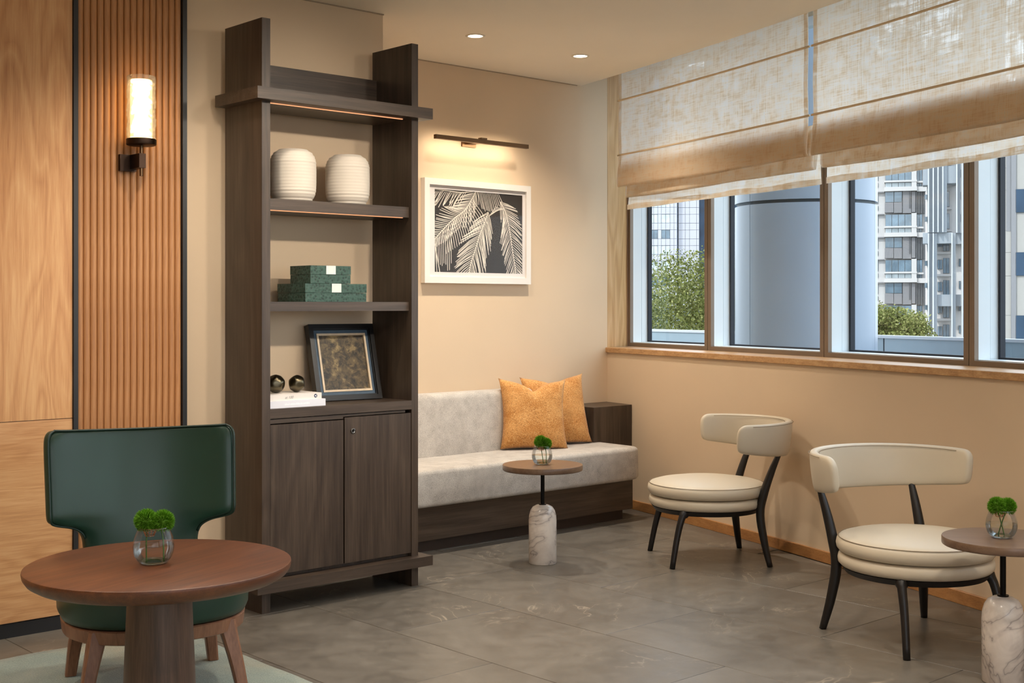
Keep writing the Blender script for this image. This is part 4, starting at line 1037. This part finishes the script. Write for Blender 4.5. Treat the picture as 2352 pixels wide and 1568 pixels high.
# rug
bm = bmesh.new(); rr = random.Random(4)
def rugp(u, v):
    return (-1.6+4.115*u, 1.2+3.665*v, .011 + .0012*math.sin(u*90)*math.sin(v*77))
GRID(bm, 80, 70, rugp)
ed = [e for e in bm.edges if e.is_boundary]; ex = bmesh.ops.extrude_edge_only(bm, edges=ed)
for v in [g for g in ex['geom'] if isinstance(g, bmesh.types.BMVert)]: v.co.z = .0006
o = obj('rug', bm, M['rug'], None, smooth=True); tag(o, 'soft grey-green rug under the round table and green chair', 'rug')

# ================================================================== OUTSIDE
def planp(px, d):
    l = (px-1176)/2926*d; return (fD[0]*d+vR[0]*l, fD[1]*d+vR[1]*l)
struct(obj('ground', box(-400, 600, -400, 600, -14.2, -14), M['ground']))
struct(obj('terrace', prism(curve(7.2, -3, .47) + curve(-3, 8.6, 3.2), -.3, .05), M['parapet']))
# parapet with joints
pp = [OFF(9.5, 2.93), OFF(7.6, 2.93), OFF(6.35, 2.92), OFF(5.1, 2.9), OFF(3.9, 2.9), OFF(2.7, 2.9), OFF(1.4, 2.9), OFF(0, 2.9), OFF(-1.5, 2.9)]
par = thing('parapet', 'low grey metal-clad parapet wall along the terrace outside', 'parapet', (pp[4][0], pp[4][1], .05), 0, None, True)
for (a, b) in zip(pp, pp[1:]):
    a, b = Vector(a), Vector(b); d = (b-a).normalized(); n = Vector((-d.y, d.x)); a2, b2 = a+d*.008, b-d*.008
    obj('panel', prism([a2, b2, b2+n*.12, a2+n*.12], .05, 1.078), M['parapet'], par)
    a3, b3 = a-n*.012, b-n*.012
    obj('cap', prism([a3, b3, b3+n*.145, a3+n*.145], 1.078, 1.10), M['parapet_cap'], par)
    obj('joint', prism([b-d*.008+n*.01, b+d*.008+n*.01, b+d*.008+n*.1, b-d*.008+n*.1], .05, 1.076), M['dark_joint'], par)
# round clad column
cpx, cpy = planp(1850, 9.35)
cl = thing('column', 'big round blue-grey metal-clad column outside the windows', 'column', (cpx, cpy, .05))
R = .51
zj = 1.35+241/2926*(9.35-R)
for z0, z1 in ((0, zj-.062), (zj-.038, 4.0), (4.03, 9)):
    for k in range(3):
        bm = bmesh.new()
        # vertical joints at quarter turns; one faces the third window
        base = math.atan2(-fD[1], -fD[0]) + math.radians(57.5)
        n = 36; sw = math.radians(119.5); pts = [(R*math.cos(base+math.radians(.25+120*k)+sw*i/n), R*math.sin(base+math.radians(.25+120*k)+sw*i/n)) for i in range(n+1)]
        inn = [(x*.95, y*.95) for x, y in pts[::-1]]
        PRISM(bm, pts+inn, z0, z1); bmesh.ops.recalc_face_normals(bm, faces=bm.faces)
        obj('cladding_panel', bm, M['column'], cl, smooth=True, autos=.6)
obj('core', lathe([(0, 0), (R*.965, 0), (R*.965, 9), (0, 9)], 48), M['dark_joint'], cl, smooth=True, autos=.6)

def tree(label, px, d, ztop, rad, n, seed, lean=0):
    x, y = planp(px, d); rr = random.Random(seed)
    t = thing('tree', label, 'tree', (x, y, -14), 0, 'trees beyond the terrace')
    zc = ztop-rad*.95+14
    verts = []; faces = []
    lobes = []
    for k in range(46):
        while True:
            p = Vector((rr.uniform(-1, 1), rr.uniform(-1, 1), rr.uniform(-1, 1)))
            if .45 < p.length < 1: break
        lobes.append((Vector((p.x*rad*1.15, p.y*rad*1.15, zc+p.z*rad*.78)), rad*rr.uniform(.28, .48)))
    lobes.append((Vector((0, 0, zc)), rad*.6))
    ls = .042*d/20
    for k in range(n):
        c, r = rr.choice(lobes); a = rr.uniform(0, 6.283); zt = rr.uniform(-1, 1); q = math.sqrt(1-zt*zt); rad_ = r*(rr.random()**.4)
        p = c+Vector((q*math.cos(a), q*math.sin(a), zt*.85))*rad_
        dv = Vector((rr.gauss(0, 1), rr.gauss(0, 1), rr.gauss(-.5, .7))).normalized(); sv = dv.cross(Vector((rr.gauss(0, 1), rr.gauss(0, 1), rr.gauss(0, 1)))).normalized()
        L = ls*rr.uniform(.7, 1.5); w = L*.26; i = len(verts)
        verts += [p, p+dv*L*.5+sv*w, p+dv*L, p+dv*L*.5-sv*w]; faces.append((i, i+1, i+2, i+3))
    me = bpy.data.meshes.new('foliage'); me.from_pydata([tuple(v) for v in verts], [], faces); me.materials.append(M['leaf'])
    f = bpy.data.objects.new('foliage', me); COL.objects.link(f); f.parent = t; f['kind'] = 'stuff'
    bm = bmesh.new(); TUBE(bm, [(0, 0, 0), (.05, .03, zc*.55), (.0, .0, zc)], [.22, .16, .08], 8)
    obj('trunk', bm, M['bark'], t, smooth=True)
    for k in range(9):
        c, r = lobes[k*2]; obj('branch', tube(spline([(0, 0, zc-rad*.8), tuple(c*.5+Vector((0, 0, zc*.5-rad*.1))), tuple(c)], 6), [.07, .06, .05, .035, .025, .012], 6), M['bark'], t, smooth=True)
tree('leafy green tree filling the window nearest the alcove', 1505, 20, 2.52, 2.35, 190000, 21)
tree('leafy tree glimpsed beside the column\'s left edge', 1740, 30, 2.3, 2.2, 40000, 22)
tree('rounded yellow-green tree low between column and apartment block', 2010, 25, 1.42, .85, 34000, 23)

# far buildings; u metres across (to the right), heights from photo rows
class Far:
    def __init__(self, name, label, pxc, d, cat='building'):
        self.d, self.pxc = d, pxc; x, y = planp(pxc, d); self.k = d/2926
        phi = math.atan((pxc-1176)/2926); self.ku = self.k*math.cos(phi)
        self.t = thing(name, label, cat, (x, y, -14), -HEAD-phi)
    def u(self, px): return (px-self.pxc)*self.ku
    def z(self, py): return 1.35+(700-py)*self.k+14
    def add(self, nm, px0, px1, py0, py1, mat, y0=0, y1=.3, parent=None):
        o = obj(nm, box(self.u(px0), self.u(px1), y0, y1, self.z(py1), self.z(py0)), mat, None); o.parent = parent or self.t; return o
    def window(self, px0, px1, py0, py1, gl, fm, n=2, y=0):
        f = self.add('window', px0, px1, py0, py1, fm, y-.05, y+.1)
        w = (px1-px0)/n; g = .55
        for k in range(n): self.add('pane', px0+w*k+g, px0+w*(k+1)-g, py0+g, py1-g, gl, y-.1, y-.03, f)
        return f
# 1: white tiled tower
T1 = Far('tower_block', 'white tiled high-rise behind the tree in the first window', 1540, 230)
T1.add('body', 1380, 1556, 150, 860, M['facade_joint'], .32, 30); T1.add('side_body', 1558, 1606, 150, 860, M['facade_joint'], 1.32, 30)
T1.add('far_side', 1606, 1620, 150, 860, M['far_blue'], 2, 25)
cols = [1430, 1440, 1452, 1460, 1467, 1476, 1486, 1492, 1501, 1511, 1519, 1529, 1539, 1548, 1555]
wins = [(1467, 1486), (1492, 1511), (1519, 1539), (1440, 1460)]
for r in range(-3, 7):
    yA = 455.5+36*r; yB = yA+20.5; yC = yA+36         # window row, then spandrel row
    for a, b in zip(cols, cols[1:]):
        if not any(w0-.1 <= a and b <= w1+.1 for w0, w1 in wins): T1.add('panel', a+.35, b-.35, yA+.35, yB-.35, M['facade_tile'])
        T1.add('panel', a+.35, b-.35, yB+.35, yC-.35, M['facade_tile'])
    for w0, w1 in wins: T1.window(w0, w1, yA+.3, yB, M['far_curtain'] if (r+int(w0)) % 3 else M['far_glass'], M['facade_dark'] if w0 > 1490 else M['facade_joint'], 2, .15)
    for a, b in zip([1558, 1574, 1584, 1600], [1574, 1584, 1600, 1606]):
        T1.add('panel', a+.35, b-.35, yA+.35, yB-.35, M['facade_tile'], 1, 1.3); T1.add('panel', a+.35, b-.35, yB+.35, yC-.35, M['facade_tile'], 1, 1.3)
# 2: blue glass block
T2 = Far('glass_block', 'blue glass office block glimpsed beside the column', 1700, 300)
T2.add('body', 1640, 1790, 420, 760, M['far_blue'], .3, 30)
for k in range(14): T2.add('spandrel', 1640, 1790, 425+13.5*k, 428+13.5*k, M['facade_joint'], 0, .3)
# 3: apartment block
T3 = Far('apartment_block', 'white and grey apartment block with banded balconies in the third window', 2070, 165)
T3.add('body', 2000, 2126, 130, 860, M['facade_white'], .6, 16)
for r in range(-3, 4):
    o = 104.5*r; y = lambda v: v+o
    T3.add('slab', 2031, 2106, y(430), y(439.5), M['facade_white'], -.9, .6); T3.add('slab', 2106, 2127, y(430), y(441), M['facade_white'], -.5, .6)
    T3.add('sill_slab', 2031, 2106, y(415), y(419), M['facade_white'], -.9, .6); T3.add('sill_slab', 2106, 2121, y(417), y(421), M['facade_white'], -.5, .6)
    T3.add('corner_column', 2093.5, 2105, y(386), y(431), M['facade_white'], -.85, .6)
    T3.window(2033.5, 2093.5, y(388), y(415), M['far_glass'], M['facade_dark'], 4, -.3)
    T3.window(2033.5, 2093.5, y(419.5), y(430), M['far_curtain'], M['facade_dark'], 4, -.3)
    T3.window(2105.5, 2118, y(388), y(417), M['far_glass'], M['facade_dark'], 2, .1); T3.window(2105.5, 2117, y(421), y(430), M['far_glass'], M['facade_dark'], 2, .1)
    T3.add('grey_panel', 2032, 2052, y(465), y(488), M['facade_grey'], -.45, .6); T3.add('grey_panel', 2053, 2072, y(465), y(489), M['facade_grey'], -.45, .6)
    T3.window(2033, 2053, y(440.5), y(464.5), M['far_glass'], M['facade_dark'], 1, -.3); T3.window(2053.5, 2072, y(440.5), y(464.5), M['far_glass'], M['facade_dark'], 1, -.3)
    T3.add('grey_panel', 2073.5, 2093, y(440), y(490), M['facade_grey'], -.45, .6); T3.add('dark_slot', 2088, 2092, y(441), y(479), M['facade_dark'], -.5, -.4)
    T3.add('grey_panel', 2094, 2102, y(441), y(488), M['facade_grey'], -.4, .6)
    for q in range(4): T3.add('dark_panel', 2102.3+5.6*q, 2107.3+5.6*q, y(441), y(491), M['facade_dark'], -.25+.1*q, .6)
    T3.window(2009, 2016.5, y(443), y(465), M['far_curtain'], M['facade_dark'], 1, .55); T3.window(2009, 2016.5, y(471), y(481), M['far_glass'], M['facade_dark'], 1, .55)
    T3.window(2009, 2016.5, y(492), y(517), M['far_glass'], M['facade_dark'], 1, .55); T3.window(2009, 2016.5, y(522), y(532), M['far_curtain'], M['facade_dark'], 1, .55)
    T3.add('ledge', 2000, 2031, y(438.5), y(441), M['facade_grey'], .2, .6); T3.add('ledge', 2000, 2031, y(490), y(492), M['facade_grey'], .2, .6)
# 4: finned tower next to it
T4 = Far('finned_tower', 'pale grey tower with tall vertical fins beside the apartment block', 2170, 150)
T4.add('body', 2127, 2224, 120, 860, M['facade_white'], 3.5, 9)
for px in (2131, 2142, 2153, 2164): T4.add('fin', px, px+3, 120, 533, M['parapet_cap'], -.3, 1.4); 
for px in (2134, 2145, 2156, 2167): T4.add('fin_panel', px, px+8, 120, 533, M['fin'], .3, 1.4)
for px, y0, y1 in ((2131, 535, 860), (2142, 535, 860), (2185, 535, 860), (2196, 120, 535), (2208.5, 120, 860)): T4.add('fin', px, px+3, y0, y1, M['parapet_cap'], -.3, 1.4); T4.add('fin_panel', px+3, px+10, y0, y1, M['fin'], .3, 1.4)
T4.add('slab', 2119, 2186, 533, 558, M['fin'], .6, 3.5); T4.add('slab', 2186, 2224, 535, 560, M['fin'], .6, 3.5); T4.add('slab', 2152, 2224, 676, 703, M['fin'], 1.0, 3.5)
T4.add('slab', 2119, 2140, 380, 422, M['fin'], .9, 3.5); T4.add('slab', 2175, 2200, 380, 420, M['fin'], .6, 3.5)
for r in range(-2, 8):
    yy = 438+52*r
    T4.window(2153, 2164, yy, yy+22, M['far_glass'], M['facade_dark'], 2, 3.4); T4.window(2166, 2181, yy-4, yy+32, M['far_glass'], M['facade_dark'], 2, 3.4)
    T4.window(2203, 2207.5, yy-2, yy+16, M['far_glass'], M['facade_dark'], 1, 3.4); T4.window(2122, 2129, yy+2, yy+14, M['far_glass'], M['facade_dark'], 1, 3.4)
    T4.add('ledge', 2150, 2186, yy+34, yy+39, M['facade_white'], 2.6, 3.5)
# 5: beige block at the right edge
T5 = Far('beige_block', 'beige building with blue-tinted windows in the rightmost window', 2350, 73)
T5.add('body', 2280, 2520, 200, 900, M['facade_joint'], .31, 14)
for y0, y1 in ((200, 384), (384, 435), (435, 528), (528, 579), (579, 633), (633, 724), (724, 860)): T5.add('wall_panel', 2280.2, 2322, y0+.3, y1-.3, M['facade_beige'])
T5.add('recess_panel', 2311, 2321.5, 200, 530, M['facade_grey'], -.02, .1)
T5.add('downpipe', 2322.3, 2334, 200, 900, M['facade_grey'], -.1, .3)
T5.add('wall_field', 2334.2, 2520, 200, 900, M['facade_beige'], 0, .3)
for k in range(-2, 4):
    T5.window(2332, 2388, 434+145*k, 488+145*k, M['far_blue'], M['facade_dark'], 2, 0); T5.window(2420, 2476, 434+145*k, 488+145*k, M['far_blue'], M['facade_dark'], 2, 0)
